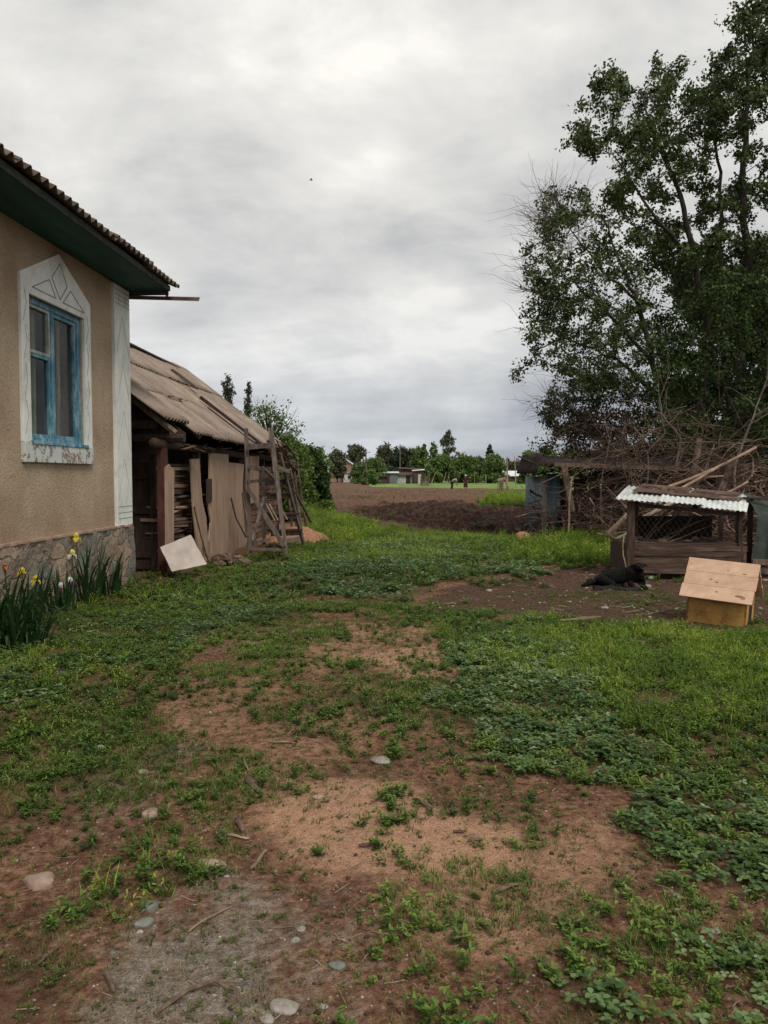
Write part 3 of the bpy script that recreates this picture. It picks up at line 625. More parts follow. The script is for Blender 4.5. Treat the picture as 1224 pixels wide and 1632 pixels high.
def ground_cover(name, label, cat, A, temps, m, dens, lo, hi, seed, spans=((1.2, 9, 1), (9, 22, .42)), **kw):
    Ps = []; Ss = []
    for (a, b, k) in spans:
        P = scatter(A, dens*k, a, b, seed+int(a), **kw); Ps.append(P); Ss.append(sc_(P, lo, hi, seed)*(1 if k == 1 else 1.5))
    P = np.concatenate(Ps); s_ = np.concatenate(Ss); tb = (fbm(P[:, 0]*.9, P[:, 1]*.9, seed+3)-.5)*.9
    V, T, C = stamp(temps, P, s_, seed, tbase=tb); o = tris(name, V, T, C, m, kind='stuff'); tag(o, label, cat); print(name, len(P), len(T))
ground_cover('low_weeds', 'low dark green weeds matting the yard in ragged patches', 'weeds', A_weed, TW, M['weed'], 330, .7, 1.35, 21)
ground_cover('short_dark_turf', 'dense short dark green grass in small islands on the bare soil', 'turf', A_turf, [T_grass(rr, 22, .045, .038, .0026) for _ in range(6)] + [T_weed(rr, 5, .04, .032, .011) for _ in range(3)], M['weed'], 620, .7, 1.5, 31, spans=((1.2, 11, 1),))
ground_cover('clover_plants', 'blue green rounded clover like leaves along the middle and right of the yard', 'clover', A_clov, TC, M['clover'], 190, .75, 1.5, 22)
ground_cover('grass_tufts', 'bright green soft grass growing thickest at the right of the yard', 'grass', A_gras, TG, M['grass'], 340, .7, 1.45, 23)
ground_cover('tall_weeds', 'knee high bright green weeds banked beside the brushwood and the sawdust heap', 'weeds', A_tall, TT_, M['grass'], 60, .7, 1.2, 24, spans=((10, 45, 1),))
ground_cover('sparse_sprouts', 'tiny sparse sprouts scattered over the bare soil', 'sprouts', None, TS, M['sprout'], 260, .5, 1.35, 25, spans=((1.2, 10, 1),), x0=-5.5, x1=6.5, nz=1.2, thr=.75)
A_moss = np.clip(A_weed*.8 + np.clip((fbm(gx*2.6, gy*2.6, 88, 5)-.47)*5, 0, .8)*(1-at(A_sand, gx.ravel(), gy.ravel()).reshape(gx.shape)*.8), 0, 1)
ground_cover('mossy_turf', 'very short dark turf and moss creeping over the trodden soil', 'turf', A_moss, TM, M['sprout'], 230, .6, 1.5, 29, spans=((1.2, 11, 1),), x0=-5.8, x1=6.5)
def garden_weeds():
    r = np.random.default_rng(77); x = r.uniform(5, 22, 9000); y = r.uniform(37, 53, 9000); k = soft(GARDEN, x, y, 1.5) > .5; x, y = x[k], y[k]
    P = np.stack([x, y, tz(x, y)], 1); V, T, C = stamp(TT_, P, r.uniform(.9, 2.2, len(P)), 78)
    tag(tris('garden_weeds', V, T, C, M['grass'], kind='stuff'), 'rough green weeds round the posts in the ploughed field', 'weeds')
    x = r.uniform(-8, 30, 1300); y = r.uniform(22, 75, 1300); k = inpoly(x, y, FIELD) & (fbm(x*.15, y*.15, 91) > .56); x, y = x[k], y[k]
    P = np.stack([x, y, tz(x, y)], 1); V, T, C = stamp(TT_, P, r.uniform(.5, 1.3, len(P)), 79)
    tag(tris('field_weeds', V, T, C, M['weed'], kind='stuff'), 'thin green regrowth dotted over the ploughed soil', 'weeds')
garden_weeds()
def crumbs():
    r = np.random.default_rng(3); ts = []
    for k in range(5):
        b = MB(); b.blob((0, 0, .3), (1, .85, .65), 6, 4, .35, .5, k); V = np.array(b.v); T = []
        for f in b.f: T += [(f[0], f[1], f[2]), (f[0], f[2], f[3])]
        ts.append((V, np.array(T), np.full(len(V), .5)))
    n = 9000; y = 1.4*(8.5/1.4)**r.random(n); x = r.uniform(-.62, .62, n)*y; k = (fbm(x*2.5, y*2.5, 93, 4) + r.normal(0, .1, n) > .5) & (at(A_weed, x, y) < .5) & ~((at(A_sand, x, y) > .6) & (r.random(n) < .75)); x, y = x[k], y[k]
    V, T, C = stamp(ts, np.stack([x, y, tz(x, y)], 1), np.minimum(.012, .0018+r.exponential(.0022, len(x))), 94, tadd=.4, lean=0)
    tag(tris('soil_crumbs', V, T, C, M['soilclod'], kind='stuff'), 'crumbs and small clods of brown soil on the trodden yard', 'soil crumbs')
crumbs()
def litter():
    r = random.Random(41)
    m1 = MB(); m2 = MB()
    def pt():
        while True:
            y = 1.5*(9/1.5)**r.random(); x = r.uniform(-.55, .55)*y; 
            if at(A_weed, np.array([x]), np.array([y]))[0] < r.uniform(.1, .9): return x, y
    for i in range(1300):
        x, y = pt(); g = at(A_grav, np.array([x]), np.array([y]))[0]
        if at(A_sand, np.array([x]), np.array([y]))[0] > .5 and r.random() < .85: continue
        s_ = r.uniform(.0015, .0048)*(1+1.1*(r.random() < .07))*(1+.4*g); m1.blob((x, y, gz(x, y)+s_*.15), (s_*r.uniform(.8,1.5), s_*r.uniform(.8,1.3), s_*.6), 6, 4, .15, r.uniform(.15, .95), i)
    for i in range(420):
        x, y = pt(); a = r.uniform(0, 3.14); l = r.uniform(.008, .035)*(1.6 if r.random() < .08 else 1); z = gz(x, y)+.004
        p = [(x-math.cos(a)*l, y-math.sin(a)*l, z), (x, y, z+r.uniform(0, .006)), (x+math.cos(a+r.uniform(-.5,.5))*l, y+math.sin(a)*l, z+r.uniform(0,.008))]
        m2.tube(p, r.uniform(.0006, .0018), 4, r.uniform(.0, .6))
    for i in range(420):
        y = r.uniform(7.6, 12.2); x = r.uniform(.4, 6.2)
        if at(A_damp, np.array([x]), np.array([y]))[0] < .5: continue
        z = gz(x, y)+.004
        if r.random() < .55: s_ = r.uniform(.005, .02)*(1+(r.random() < .08)); m1.blob((x, y, z), (s_*1.3, s_, s_*.6), 6, 4, .25, r.uniform(.2, .95), i)
        else: a = r.uniform(0, 3.14); l = r.uniform(.02, .10); m2.tube([(x-math.cos(a)*l, y-math.sin(a)*l, z), (x, y, z+r.uniform(0, .015)), (x+math.cos(a+.4)*l, y+math.sin(a)*l, z)], r.uniform(.002, .006), 4, r.uniform(.1, .9))
    tag(obj('pebbles', m1, M['stone'], smooth=True), 'loose grit and pebbles strewn over the trodden soil', 'pebbles', kind='stuff')
    tag(obj('twig_litter', m2, M['palelog']), 'short straws and twig bits lying on the bare soil', 'litter', kind='stuff')
litter()

# ------------------------------------------------------------------ the house on the left
U = Vector((.0507, .9987, 0)); NO = Vector((.9987, -.0507, 0)); UP = Vector((0, 0, 1))
def HW(s, out, z): return Vector((-3.7, 10.9, 0)) + U*(s-10.9) + NO*out + UP*z
def BW(s, out, z): return Vector((-3.35, 11.5, 0)) + U*(s-11.5) + NO*out + UP*z
RU = Matrix((NO, U, UP)).transposed()            # box axes: x outwards, y along the wall, z up
def onplane(px, py, P0):                          # the wall point seen there
    r = ray(px, py); c = Vector((0, 0, EYE)); t = (P0-c).dot(NO)/r.dot(NO); return c+r*t
def sz(px, py, f=HW, out=0):
    p = onplane(px, py, f(10, out, 0)); o = f(0, out, 0); return (p-o).dot(U), p.z
def fbox(mb, f, s0, s1, o0, o1, z0, z1, tint=.5, jit=0):
    return mb.box(f((s0+s1)/2, (o0+o1)/2, (z0+z1)/2), (o1-o0, s1-s0, z1-z0), RU, tint, jit)
def build_house():
    H = thing('house', 'beige roughcast house with stone plinth, green eaves and a blue window at left', 'house', HW(10.9, 0, 0))
    m = MB(); a0, a1, b0, b1 = 8.17, 9.49, 1.87, 3.46
    fbox(m, HW, 2.0, a0, -.42, 0, .5, 4.19); fbox(m, HW, a1, 10.9, -.42, 0, .5, 4.19)
    fbox(m, HW, a0, a1, -.42, 0, .5, b0); fbox(m, HW, a0, a1, -.42, 0, b1, 4.19)
    fbox(m, HW, 10.5, 10.9, -8, -.42, .5, 4.19); fbox(m, HW, 2.0, 2.4, -8, -.42, .5, 4.19); fbox(m, HW, 2.4, 10.5, -8, -7.6, .5, 4.19)
    obj('wall', m, M['stucco'], H)
    # plinth of broken stone, uneven face
    m = MB(); n1 = 180; n2 = 18; vs = []; fs = []
    for i in range(n1+1):
        for j in range(n2+1):
            s = 2+(10.95-2)*i/n1; z = -.12+(.79+.12)*j/n2
            q = .055 + (float(fbm(s*3.2, z*3.2, 61, 4))-.5)*.075
            if j == n2: q = min(q, .05)
            vs.append(HW(s + (float(vn(z*4, 3.3, 8))-.5)*.03*(i == n1), q, z + (float(vn(s*3, 1, 9))-.5)*.025*(j == n2)))
    for i in range(n1):
        for j in range(n2): a = i*(n2+1)+j; fs.append((a, a+n2+1, a+n2+2, a+1))
    m.add(vs, fs); nn = len(m.v); e = []
    for j in range(n2+1): e.append(vs[n1*(n2+1)+j])
    k = len(e); m.add(e+[HW(10.95, -.5, p.z) for p in e], [(i, i+k, i+k+1, i+1) for i in range(k-1)])
    m.add([vs[i*(n2+1)+n2] for i in range(n1+1)]+[HW(2+(8.95)*i/n1, -.01, .80) for i in range(n1+1)], [(i, i+n1+1, i+n1+2, i+1) for i in range(n1)])
    fbox(m, HW, 10.55, 10.94, -8, -.45, -.1, .78)
    pl = obj('plinth', m, M['masonry'], H)
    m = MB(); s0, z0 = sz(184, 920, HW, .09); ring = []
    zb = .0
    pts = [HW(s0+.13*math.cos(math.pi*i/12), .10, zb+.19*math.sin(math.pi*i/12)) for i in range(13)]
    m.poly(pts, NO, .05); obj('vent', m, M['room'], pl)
    m = MB(); m.tube([HW(s0+.145*math.cos(math.pi*i/12), .10, zb+.205*math.sin(math.pi*i/12)) for i in range(13)], .016, 6); obj('vent_rim', m, M['rubble'], pl, smooth=True)
    # mortar ledge above the plinth
    m = MB()
    for i in range(60):
        s = 2.0+8.9*i/60; q = .062+.012*math.sin(i*2.3)+random.uniform(-.006,.006); m.box(HW(s+.074, q/2-.01, .80+random.uniform(-.006,.006)), (q+.02, .152, .022+random.uniform(0,.008)), RU, random.uniform(.4,.6))
    obj('ledge', m, mat('ledge_mortar', (.25,.165,.12), (.34,.24,.18), (.42,.32,.25), 6, fine=40), H)
    # corner pilaster
    m = MB(); fbox(m, HW, 10.40, 10.935, -.3, .045, .795, 4.14); p = obj('corner_pilaster', m, M['white'], H, bevel=.006)
    m = MB()
    for z in (4.07, 4.0, 3.945, 3.88, 1.075, .99, .91): fbox(m, HW, 10.43, 10.93, .044, .0485, z-.004, z+.004)
    for s in (10.55, 10.78): fbox(m, HW, s-.004, s+.004, .044, .048, 3.884, 3.996)
    zz = [(10.45, 1.2), (10.66, 1.75), (10.9, 1.2)]
    for k in range(4):
        for a, b in ((0, 1), (1, 2)): m.bar(HW(zz[a][0], .0455, zz[a][1]+k*.66), HW(zz[b][0], .0455, zz[b][1]+k*.66), .004, .0035, up=NO)
    obj('painted_lines', m, M['linepaint'], p)
    # window surround
    T = MB(); o = .035; a2, a3 = 8.0, 9.67
    fbox(T, HW, a2, a0, -.02, o, b0, b1, .5); fbox(T, HW, a1, a3, -.02, o, b0, b1, .5)
    T.poly([HW(a2, o, b1), HW(a3, o, b1), HW(a3, o, 3.67), HW(8.86, o, 4.075), HW(a2, o, 3.65)], NO, .055)
    sr = obj('window_surround', T, M['white'], H, bevel=.005)
    m, N, L, b = nodes('flaking_white_sill'); v = mapping(N, L); nn_ = noise(N, L, v, 6, 5, .65, .6)
    c = ramp(N, L, nn_, [(.50, (.52,.56,.54)), (.53, (.24,.16,.11)), (.58, (.25,.17,.115)), (.60, (.42,.5,.5))]); L.new(c, b.inputs['Base Color']); b.inputs['Roughness'].default_value = .9; bump(N, L, b, nn_, .6, .02)
    T = MB(); fbox(T, HW, a2, a3, -.02, .045, 1.65, b0); obj('sill', T, m, sr, bevel=.008)
    m = MB()
    for poly in ([(95.8,420),(107,457.5),(95.8,478),(82.5,442)], [(78.6,445.5),(51.4,457),(89,475.5)], [(112.5,464),(100.5,482.5),(134,499)]):
        pp = [onplane(a, b_, HW(10, o+.001, 0)) for a, b_ in poly]
        for i in range(len(pp)): m.bar(pp[i], pp[(i+1) % len(pp)], .013, .006, up=NO)
    for s in (8.085, 9.58):
        for k in range(4):
            z = 1.95+k*.4; m.bar(HW(s-.05, o+.001, z), HW(s+.02, o+.001, z+.2), .004, .004, up=NO); m.bar(HW(s+.02, o+.001, z+.2), HW(s-.02, o+.001, z+.36), .004, .004, up=NO)
    obj('painted_motif', m, M['linepaint'], sr)
    # window: outer frame, two casements, panes, curtain, dark room
    w = MB(); rc = -.05
    def fr(mb, s0, s1, z0, z1, w_, o0, o1, t=.5):
        fbox(mb, HW, s0, s0+w_, o0, o1, z0, z1, t); fbox(mb, HW, s1-w_, s1, o0, o1, z0, z1, t)
        fbox(mb, HW, s0+w_, s1-w_, o0, o1, z0, z0+w_, t); fbox(mb, HW, s0+w_, s1-w_, o0, o1, z1-w_, z1, t)
    fr(w, a0, a1, b0, b1, .065, rc-.08, rc+.02); fbox(w, HW, 8.77, 8.835, rc-.078, rc+.018, b0+.065, b1-.065)
    fbox(w, HW, a0-.03, a1+.02, rc+.02, .055, b0-.02, b0+.02, .62)
    win = obj('window', w, M['bluepaint'], H, bevel=.004)
    c1 = MB(); fr(c1, 8.235, 8.77, b0+.065, 2.86, .036, rc-.06, rc+.0); ca = obj('casement', c1, M['bluepaint'], win, bevel=.003)
    c1 = MB(); fr(c1, 8.235, 8.77, 2.862, b1-.065, .036, rc-.06, rc+.005, .5); fbox(c1, HW, 8.225, 8.245, rc+.005, rc+.02, 2.8, 3.4, .5)
    cv = obj('vent_casement', c1, mat('faded_white_green_paint', (.16,.2,.17), (.33,.38,.35), (.46,.5,.47), 9, fine=50), win, bevel=.003)
    c1 = MB(); fr(c1, 8.835, 9.425, b0+.065, b1-.065, .045, rc-.06, rc+.0); cr = obj('casement', c1, M['bluepaint'], win, bevel=.003)
    for par, (s0, s1, z0, z1) in ((ca, (8.27, 8.735, b0+.10, 2.825)), (cv, (8.27, 8.735, 2.895, b1-.10)), (cr, (8.879, 9.381, b0+.109, b1-.109))):
        g = MB(); g.quad([HW(s0, rc-.03, z0), HW(s1, rc-.03, z0), HW(s1, rc-.03, z1), HW(s0, rc-.03, z1)]); obj('pane', g, M['glass'], par)
    m = MB()
    for (s0, s1, t) in ((8.34, 8.42, .5), (8.50, 8.55, .4), (8.63, 8.70, .45), (8.93, 9.12, .85), (9.22, 9.28, .5), (9.5, 9.62, .6)):
        n = 24; vs = []
        for i in range(n+1):
            s = s0+(s1-s0)*i/n; q = -.22+.025*math.sin(i*1.35)+.012*math.sin(i*.5)
            vs += [HW(s, q, b0), HW(s, q*.9, b1-.02)]
        m.add(vs, [(2*i, 2*i+2, 2*i+3, 2*i+1) for i in range(n)], t)
    obj('curtain', m, M['curtain'], win, smooth=True)
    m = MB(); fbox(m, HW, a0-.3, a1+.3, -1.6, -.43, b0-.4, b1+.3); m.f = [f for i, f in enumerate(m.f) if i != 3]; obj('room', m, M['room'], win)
    # eaves
    m = MB(); fbox(m, HW, 2.0, 10.97, -.45, .60, 4.16, 4.185)
    for o_ in (.18, .39): pass
    obj('soffit', m, M['soffit'], H)
    m = MB()
    x = 2.0
    while x < 10.9:
        x2 = min(10.985, x+2.9); fbox(m, HW, x+.002, x2-.002, .602, .628, 4.15+random.uniform(-.004,.004), 4.225, random.uniform(.4,.6)); x = x2
    fbox(m, HW, 10.972, 10.995, -.3, .6, 4.10, 4.28, .5); obj('fascia', m, M['fascia'], H)
    # roof of corrugated sheets, eave to ridge and down the far side
    m = MB(); sl_ = R(24); eo = .72; vdir = -NO*math.cos(sl_)+UP*math.sin(sl_); x = 11.06; k = 0
    while x > 2:
        w_ = 1.08; x0 = x-w_
        for r_ in range(3):
            lift = .012*(k % 2)+.018*r_*0; z = 4.255+lift+random.uniform(-.006,.012); o0 = HW(x0, eo+random.uniform(-.015,.02), z)+vdir*(1.68*r_)+UP*.012*r_
            m.sheet(o0, U+UP*random.uniform(-.006,.006), vdir, w_+.09, 1.85, .155, .031, .009, random.uniform(.35,.65), seed=k*7+r_, seg=3)
        x = x0; k += 1
    rt = HW(0, eo, 4.28)+vdir*5.1; ridge_out = eo-5.1*math.cos(sl_); rz = 4.28+5.1*math.sin(sl_)
    m.quad([HW(2, ridge_out, rz), HW(11.06, ridge_out, rz), HW(11.06, ridge_out-5.0, rz-5.0*math.tan(sl_)), HW(2, ridge_out-5.0, rz-5.0*math.tan(sl_))])
    obj('roof', m, M['roofhouse'], H, smooth=True)
    for s in (10.88, 2.2): m = MB(); m.poly([HW(s, -7.9, 4.19), HW(s, .45, 4.19), HW(s, ridge_out, rz-.1)], U, .03); obj('gable', m, M['greywood'], H)
    m = MB(); p0 = W(200, 472, 11.01); p1 = W(318, 475, 11.01); m.bar(p0, p1, .06, .012, up=UP); m.bar(p0-UP*.022+Vector((0,-.028,0)), p1-UP*.022+Vector((0,-.028,0)), .008, .055)
    q = W(266, 468, 11.0); m.bar(q+UP*.05, q-UP*.06, .03, .03); obj('steel_angle', m, M['rust'], H)
build_house()

# ------------------------------------------------------------------ the barn behind it
def bpoly(mb, pts, out, th=.022, tint=.5):
    mb.poly([onplane(a, b, BW(12, out, 0)) for a, b in pts][::-1], NO, th, tint)
def build_barn():
    B = thing('barn', 'old barn with sagging brown corrugated roof and missing wall boards', 'barn', BW(11.5, 0, 0))
    e_out, e_z, r_out, r_z = .32, 2.2, -2.40, 4.26; vd = (NO*(r_out-e_out)+UP*(r_z-e_z)); ln = vd.length; vd.normalize()
    m = MB(); rows = 3; rl = ln/rows
    for c in range(9):
        s0 = 11.0+c*1.045
        for r_ in range(rows):
            up_ = .055 if (c >= 5 and r_ == 0) else 0
            sag = -.07*math.sin(math.pi*(c+.5)/9)*(1 if r_ < 2 else .4)
            jit = random.uniform(-.008, .012)
            o0 = BW(s0, e_out+random.uniform(-.05,.03)*(r_ == 0), e_z+.03+sag+up_+jit)+vd*(rl*r_)+UP*.016*r_
            if c == 0 and r_ == 0: o0 = BW(s0, e_out-.14, e_z+.12)+UP*.02
            m.sheet(o0, U+UP*random.uniform(-.01,.01)+vd*random.uniform(-.006,.006), vd+UP*random.uniform(-.006,.006), 1.15, rl+.14, .15, .03, .009, random.uniform(.36,.6), seed=c*11+r_, seg=4, ragged=.0, groove=.2, ends=.02 if c == 0 and r_ == 0 else 0)
    vb = NO*-(2.72)+UP*(-2.06); vb.normalize()
    for c in range(5):
        for r_ in range(2): m.sheet(BW(11.0+c*1.88, r_out, r_z+.02)+vb*(1.8*r_), U, vb, 1.95, 1.85, .15, .024, .009, .5, seg=2, sub=4)
    roof = obj('roof', m, M['asbestos'], B, smooth=True)
    m = MB(); m.bar(BW(11.0, r_out, r_z+.05), BW(15.5, r_out, r_z+.03), .22, .03, .45); m.bar(BW(15.45, r_out+.02, r_z+.07), BW(20.3, r_out-.02, r_z+.02), .22, .03, .3); obj('ridge_cap', m, M['roofhouse'], roof)
    m = MB(); m.bar(BW(16.42, .50, 2.14), BW(16.3, -.85, 3.20), .14, .07, .35); m.bar(BW(11.9, -2.2, 4.16), BW(15.6, -2.28, 4.2), .05, .04, .2)  # first bar: dark strip added for the shaded gap at the roof step
    m.bar(BW(17.6, -1.9, 3.99), BW(17.2, -1.2, 3.5), .09, .02, .7); obj('roof_plank_and_gap', m, M['darkwood'], roof)
    r = random.Random(3)
    for i in range(26):
        m = MB(); q = r.random(); s = 11.2+q*8.8; rw = r.choice((1, 1, 2)); p = BW(s, e_out, e_z+.06)+vd*(rl*rw+.02+r.uniform(-.02,.02))+UP*(.03-.05*math.sin(math.pi*q)); m.blob(p, (r.uniform(.03,.09), r.uniform(.02,.05), r.uniform(.012,.022)), 6, 4, .3, r.uniform(.6,.9), i); obj('mortar_lump', m, M['asbestos'], roof)
    # frame: posts, eave log, rafters
    def part(name, fn, mt, **k): m = MB(); fn(m); return obj(name, m, mt, B, **k)
    part('eave_log', lambda m: m.tube([BW(11.1, -.02, 1.99), BW(14, .0, 1.97), BW(17, -.02, 1.95), BW(20.6, 0, 1.97)], .075, 8, wob=.06), M['darkwood'], smooth=True)
    part('tie_beam', lambda m: (m.tube([BW(11.55, .3, 2.08), BW(11.55, -2.4, 2.10), BW(11.55, -5.0, 2.06)], .07, 8, wob=.06), m.bar(BW(11.45, -.1, 2.28), BW(11.45, -2.2, 2.3), .05, .12)), M['darkwood'])
    for s in (11.3, 12.5, 13.8, 15.1, 16.4, 17.8, 19.1, 20.3):
        part('rafter', lambda m: m.tube([BW(s, .26, e_z-.06), BW(s, r_out+.1, r_z-.14)], .045, 6, .5, wob=.05), M['oldwood'])
    for s, o_, mt_, tt in ((11.42, 0, 'redwood', .5), (13.25, -.04, 'darkwood', .5), (14.9, -.05, 'darkwood', .5), (16.6, -.02, 'oldwood', .3), (18.5, 0, 'darkwood', .5), (20.3, 0, 'darkwood', .5)):
        part('post', lambda m: m.bar(BW(s, o_, -.08), BW(s, o_, 1.93), .13, .13, tt), M[mt_])
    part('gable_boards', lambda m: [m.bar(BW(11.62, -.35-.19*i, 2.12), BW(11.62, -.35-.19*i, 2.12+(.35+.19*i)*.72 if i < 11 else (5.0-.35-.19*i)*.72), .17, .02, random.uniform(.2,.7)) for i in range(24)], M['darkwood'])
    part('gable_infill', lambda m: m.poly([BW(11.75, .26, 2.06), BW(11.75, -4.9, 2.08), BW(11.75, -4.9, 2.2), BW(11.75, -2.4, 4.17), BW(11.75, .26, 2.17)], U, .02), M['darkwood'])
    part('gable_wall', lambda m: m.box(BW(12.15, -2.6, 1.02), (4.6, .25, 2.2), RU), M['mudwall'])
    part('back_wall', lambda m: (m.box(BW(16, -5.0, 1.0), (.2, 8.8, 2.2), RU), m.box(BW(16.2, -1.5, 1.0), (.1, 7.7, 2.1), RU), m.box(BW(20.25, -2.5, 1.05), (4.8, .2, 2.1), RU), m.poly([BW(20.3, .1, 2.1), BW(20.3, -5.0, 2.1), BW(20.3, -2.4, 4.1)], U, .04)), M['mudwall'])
    def door(m):
        for i in range(6): m.bar(BW(11.98, -.45-.13*i, .02), BW(11.98, -.45-.13*i, 1.72), .125, .03, random.uniform(.3,.7))
        for z in (.25, .95, 1.5): m.bar(BW(11.95, -.38, z), BW(11.95, -1.15, z), .03, .09, .5)
        m.bar(BW(11.96, -.34, 0), BW(11.96, -.34, 1.85), .09, .07, .4); m.bar(BW(11.96, -1.22, 0), BW(11.96, -1.22, 1.85), .07, .09, .4)
    part('door', door, M['darkwood'])
    # sheathing boards seen along the yard side
    for pts, o_, tt, mt_ in (
        ([(264.5,743),(270,740),(278,751),(277,866),(265.5,872)], .075, .55, 'paleboard'),
        ([(304,732),(318,731),(320,765),(323,800),(329,825),(332,868),(334,905),(322,903),(313,862),(308,810)], .09, .45, 'paleboard'),
        ([(334,722),(350,723),(352,893),(336,900),(333,862),(336,832),(331,800),(334,775)], .10, .5, 'paleboard'),
        ([(350.5,723),(364,724),(364.5,738),(363,889),(352.5,893)], .098, .6, 'paleboard'),
        ([(365,737),(376,738),(375,884),(364,889)], .10, .42, 'paleboard'),
        ([(376.5,738),(389,740),(387,765),(386,795),(390,840),(396,876),(375.5,884)], .104, .52, 'paleboard'),
        ([(398,727),(413,727),(412.5,800),(398,803)], .10, .5, 'paleboard')):
        part('wall_board', lambda m: bpoly(m, pts, o_, .024, tt), M[mt_])
    part('hinge_plate', lambda m: bpoly(m, [(330,763),(338,763),(338,800),(330,801)], .125, .02), M['darkwood'])
    def upper(m):     # mud brick and boards of the far bay
        r = random.Random(9)
        for row in range(12):
            for i in range(9):
                s = 16.75+i*.4+(row % 2)*.2
                if s > 20.2: continue
                m.box(BW(s, -.06+r.uniform(-.015,.015), .08+row*.145), (.2, .37, .125), RU, r.uniform(.25,.85), .008)
    part('brick_wall', upper, mat('adobe_brick', (.09,.05,.036), (.17,.095,.068), (.26,.155,.115), 5, fine=30))
    r = random.Random(8)
    for i in range(16):
            m = MB(); s = 11.5+r.uniform(0, 8.3); a = r.uniform(-.6,.6); p = BW(s, .12+r.uniform(-.05,.12), 2.02+r.uniform(-.1,.06)); m.bar(p-U*.16*math.cos(a)-UP*.06*math.sin(a), p+U*.2*math.cos(a)+UP*.08*math.sin(a)+NO*r.uniform(-.05,.1), r.uniform(.03,.12), .012, r.uniform(.1,.6)); obj('eave_scrap', m, M['oldwood'], B)
    part('rag', lambda m: m.blob(BW(11.62, .08, 2.13), (.07,.09,.07), 8, 6, .35, .6, 4), M['rubble'])
    part('verge_pole', lambda m: (m.tube([BW(19.9, .3, 2.12), BW(21.2, .32, 2.05)], .05, 8), m.tube([BW(19.8, .2, 2.02), BW(21.0, .5, 1.86)], .022, 6, .9), m.tube([BW(19.6, .42, 2.3), BW(20.6, .45, 2.1)], .02, 6, .95), m.tube([BW(19.0, .38, 2.2), BW(20.5, .2, 2.35)], .03, 6, .9)), M['greywood'])
build_barn()
def firewood():
    t = thing('firewood_stack', 'stack of split planks and logs stored inside the barn behind the missing boards', 'firewood', BW(12.8, -.3, 0)); r = random.Random(4)
    for s0, z1, n in ((12.15, 1.75, 30), (13.8, 1.8, 26)):
        z = .1
        for i in range(n):
            h = r.uniform(.03, .075); z += h
            if z > z1: break
            m = MB(); a = r.uniform(-.03,.03); m.box(BW(s0+.35+r.uniform(-.06,.06), -.32+r.uniform(-.06,.05), z), (r.uniform(.25,.45), r.uniform(.75,1.05), h*.8), RU @ Matrix.Rotation(a, 3, 'X') @ Matrix.Rotation(r.uniform(-.2,.2), 3, 'Z'), r.uniform(.1,.85), .008)
            obj('split_log', m, M['oldwood'] if r.random() < .7 else M['paleboard'], t)
firewood()
def single(name, fn, mt, label, cat, loc, group=None, smooth=None, bevel=0, mod=None):
    m = MB(); fn(m); o = obj(name, m, mt, None, loc, smooth, bevel); return tag(o, label, cat, group)
single('stick', lambda m: m.tube([BW(12.45, .16, 1.0), BW(12.75, .18, .5), BW(13.05, .22, .02)], .014, 6, .6), M['oldwood'], 'thin stick slanting across the firewood gap beside the pale slab', 'stick', BW(13.05, .2, 0))
single('branch', lambda m: m.tube([W(314,783,13.3), W(317,820,13.25), W(321,858,13.2), W(328,884,13.1), W(337,898,13.0)], [.018,.02,.022,.024,.02], 7, .45, wob=.08), M['oldwood'], 'bent brown branch leaning on the second pale barn board', 'branch', W(337,898,13.0), smooth=True)
single('stick', lambda m: m.tube([W(368,793,14.2), W(376,825,14.2), W(392,856,14.1)], .016, 6, .3), M['darkwood'], 'dark curved stick leaning on the wide pale boards left of the trestle', 'stick', W(392,858,14.1))
single('stick', lambda m: m.bar(W(386,786,14.5), W(396,842,14.3), .03, .02, .7), M['oldwood'], 'pale straight lath leaning against the last wide board behind the trestle', 'stick', W(396,842,14.3))
def slab(m):
    tl, tr, br, bl = W(255,872,11.12), W(304,852,11.42), W(330,899,11.25), W(274,911,10.93); n = (tr-tl).cross(bl-tl).normalized()
    if n.y > 0: n = -n
    k = []
    for a, b in ((bl, br), (br, tr), (tr, tl), (tl, bl)):
        for i in range(5):
            p = a.lerp(b, i/5); k.append(p+(b-a).normalized().cross(n)*random.uniform(-.006,.006)*(i > 0))
    k[8] = k[8]; m.poly(k, n, .025)
single('slab', slab, M['slab'], 'square pale board leaning askew at the corner of the barn', 'slab', W(300,905,11.3), bevel=.004)
def rubble(m):
    r = random.Random(6); c = onG(366, 898)
    for i in range(30):
        a = r.uniform(0, 6.28); q = r.random(); p = c+Vector((math.cos(a)*.32*q, .1+math.sin(a)*.22*q, 0)); h = .2*(1-q); s_ = r.uniform(.04,.10)
        m.blob((p.x, p.y, c.z+h*.7+.02), (s_*r.uniform(.9,1.7), s_, s_*.7), 8, 6, .3, r.uniform(.2,.9), i, Matrix.Rotation(r.uniform(-.6,.6), 3, 'Y'))
single('rubble_heap', rubble, M['rubble'], 'low heap of broken brown rubble at the foot of the barn wall', 'rubble', onG(366,896))
def heap(m):
    c = onG(478, 862); c.y += .3; vs = []; n = 44; fs = []
    for i in range(n+1):
        for j in range(n+1):
            u, v = i/n*2-1, j/n*2-1; d_ = math.hypot(u, v); x, y = c.x-.15+u*.98, c.y+v*.8
            h = .38*max(0, 1-d_**1.5)**.9*(.75+.5*float(fbm(x*2.2, y*2.2, 51)))+.10*float(fbm(x*7, y*7, 52)) - .09
            vs.append((x, y, gz(x, y)+h))
    for i in range(n):
        for j in range(n): a = i*(n+1)+j; fs.append((a, a+n+1, a+n+2, a+1))
    m.add(vs, fs)
single('sawdust_heap', heap, M['sawdust'], 'orange brown heap of sawdust lying behind the wooden trestle', 'heap', onG(478,862), smooth=True)
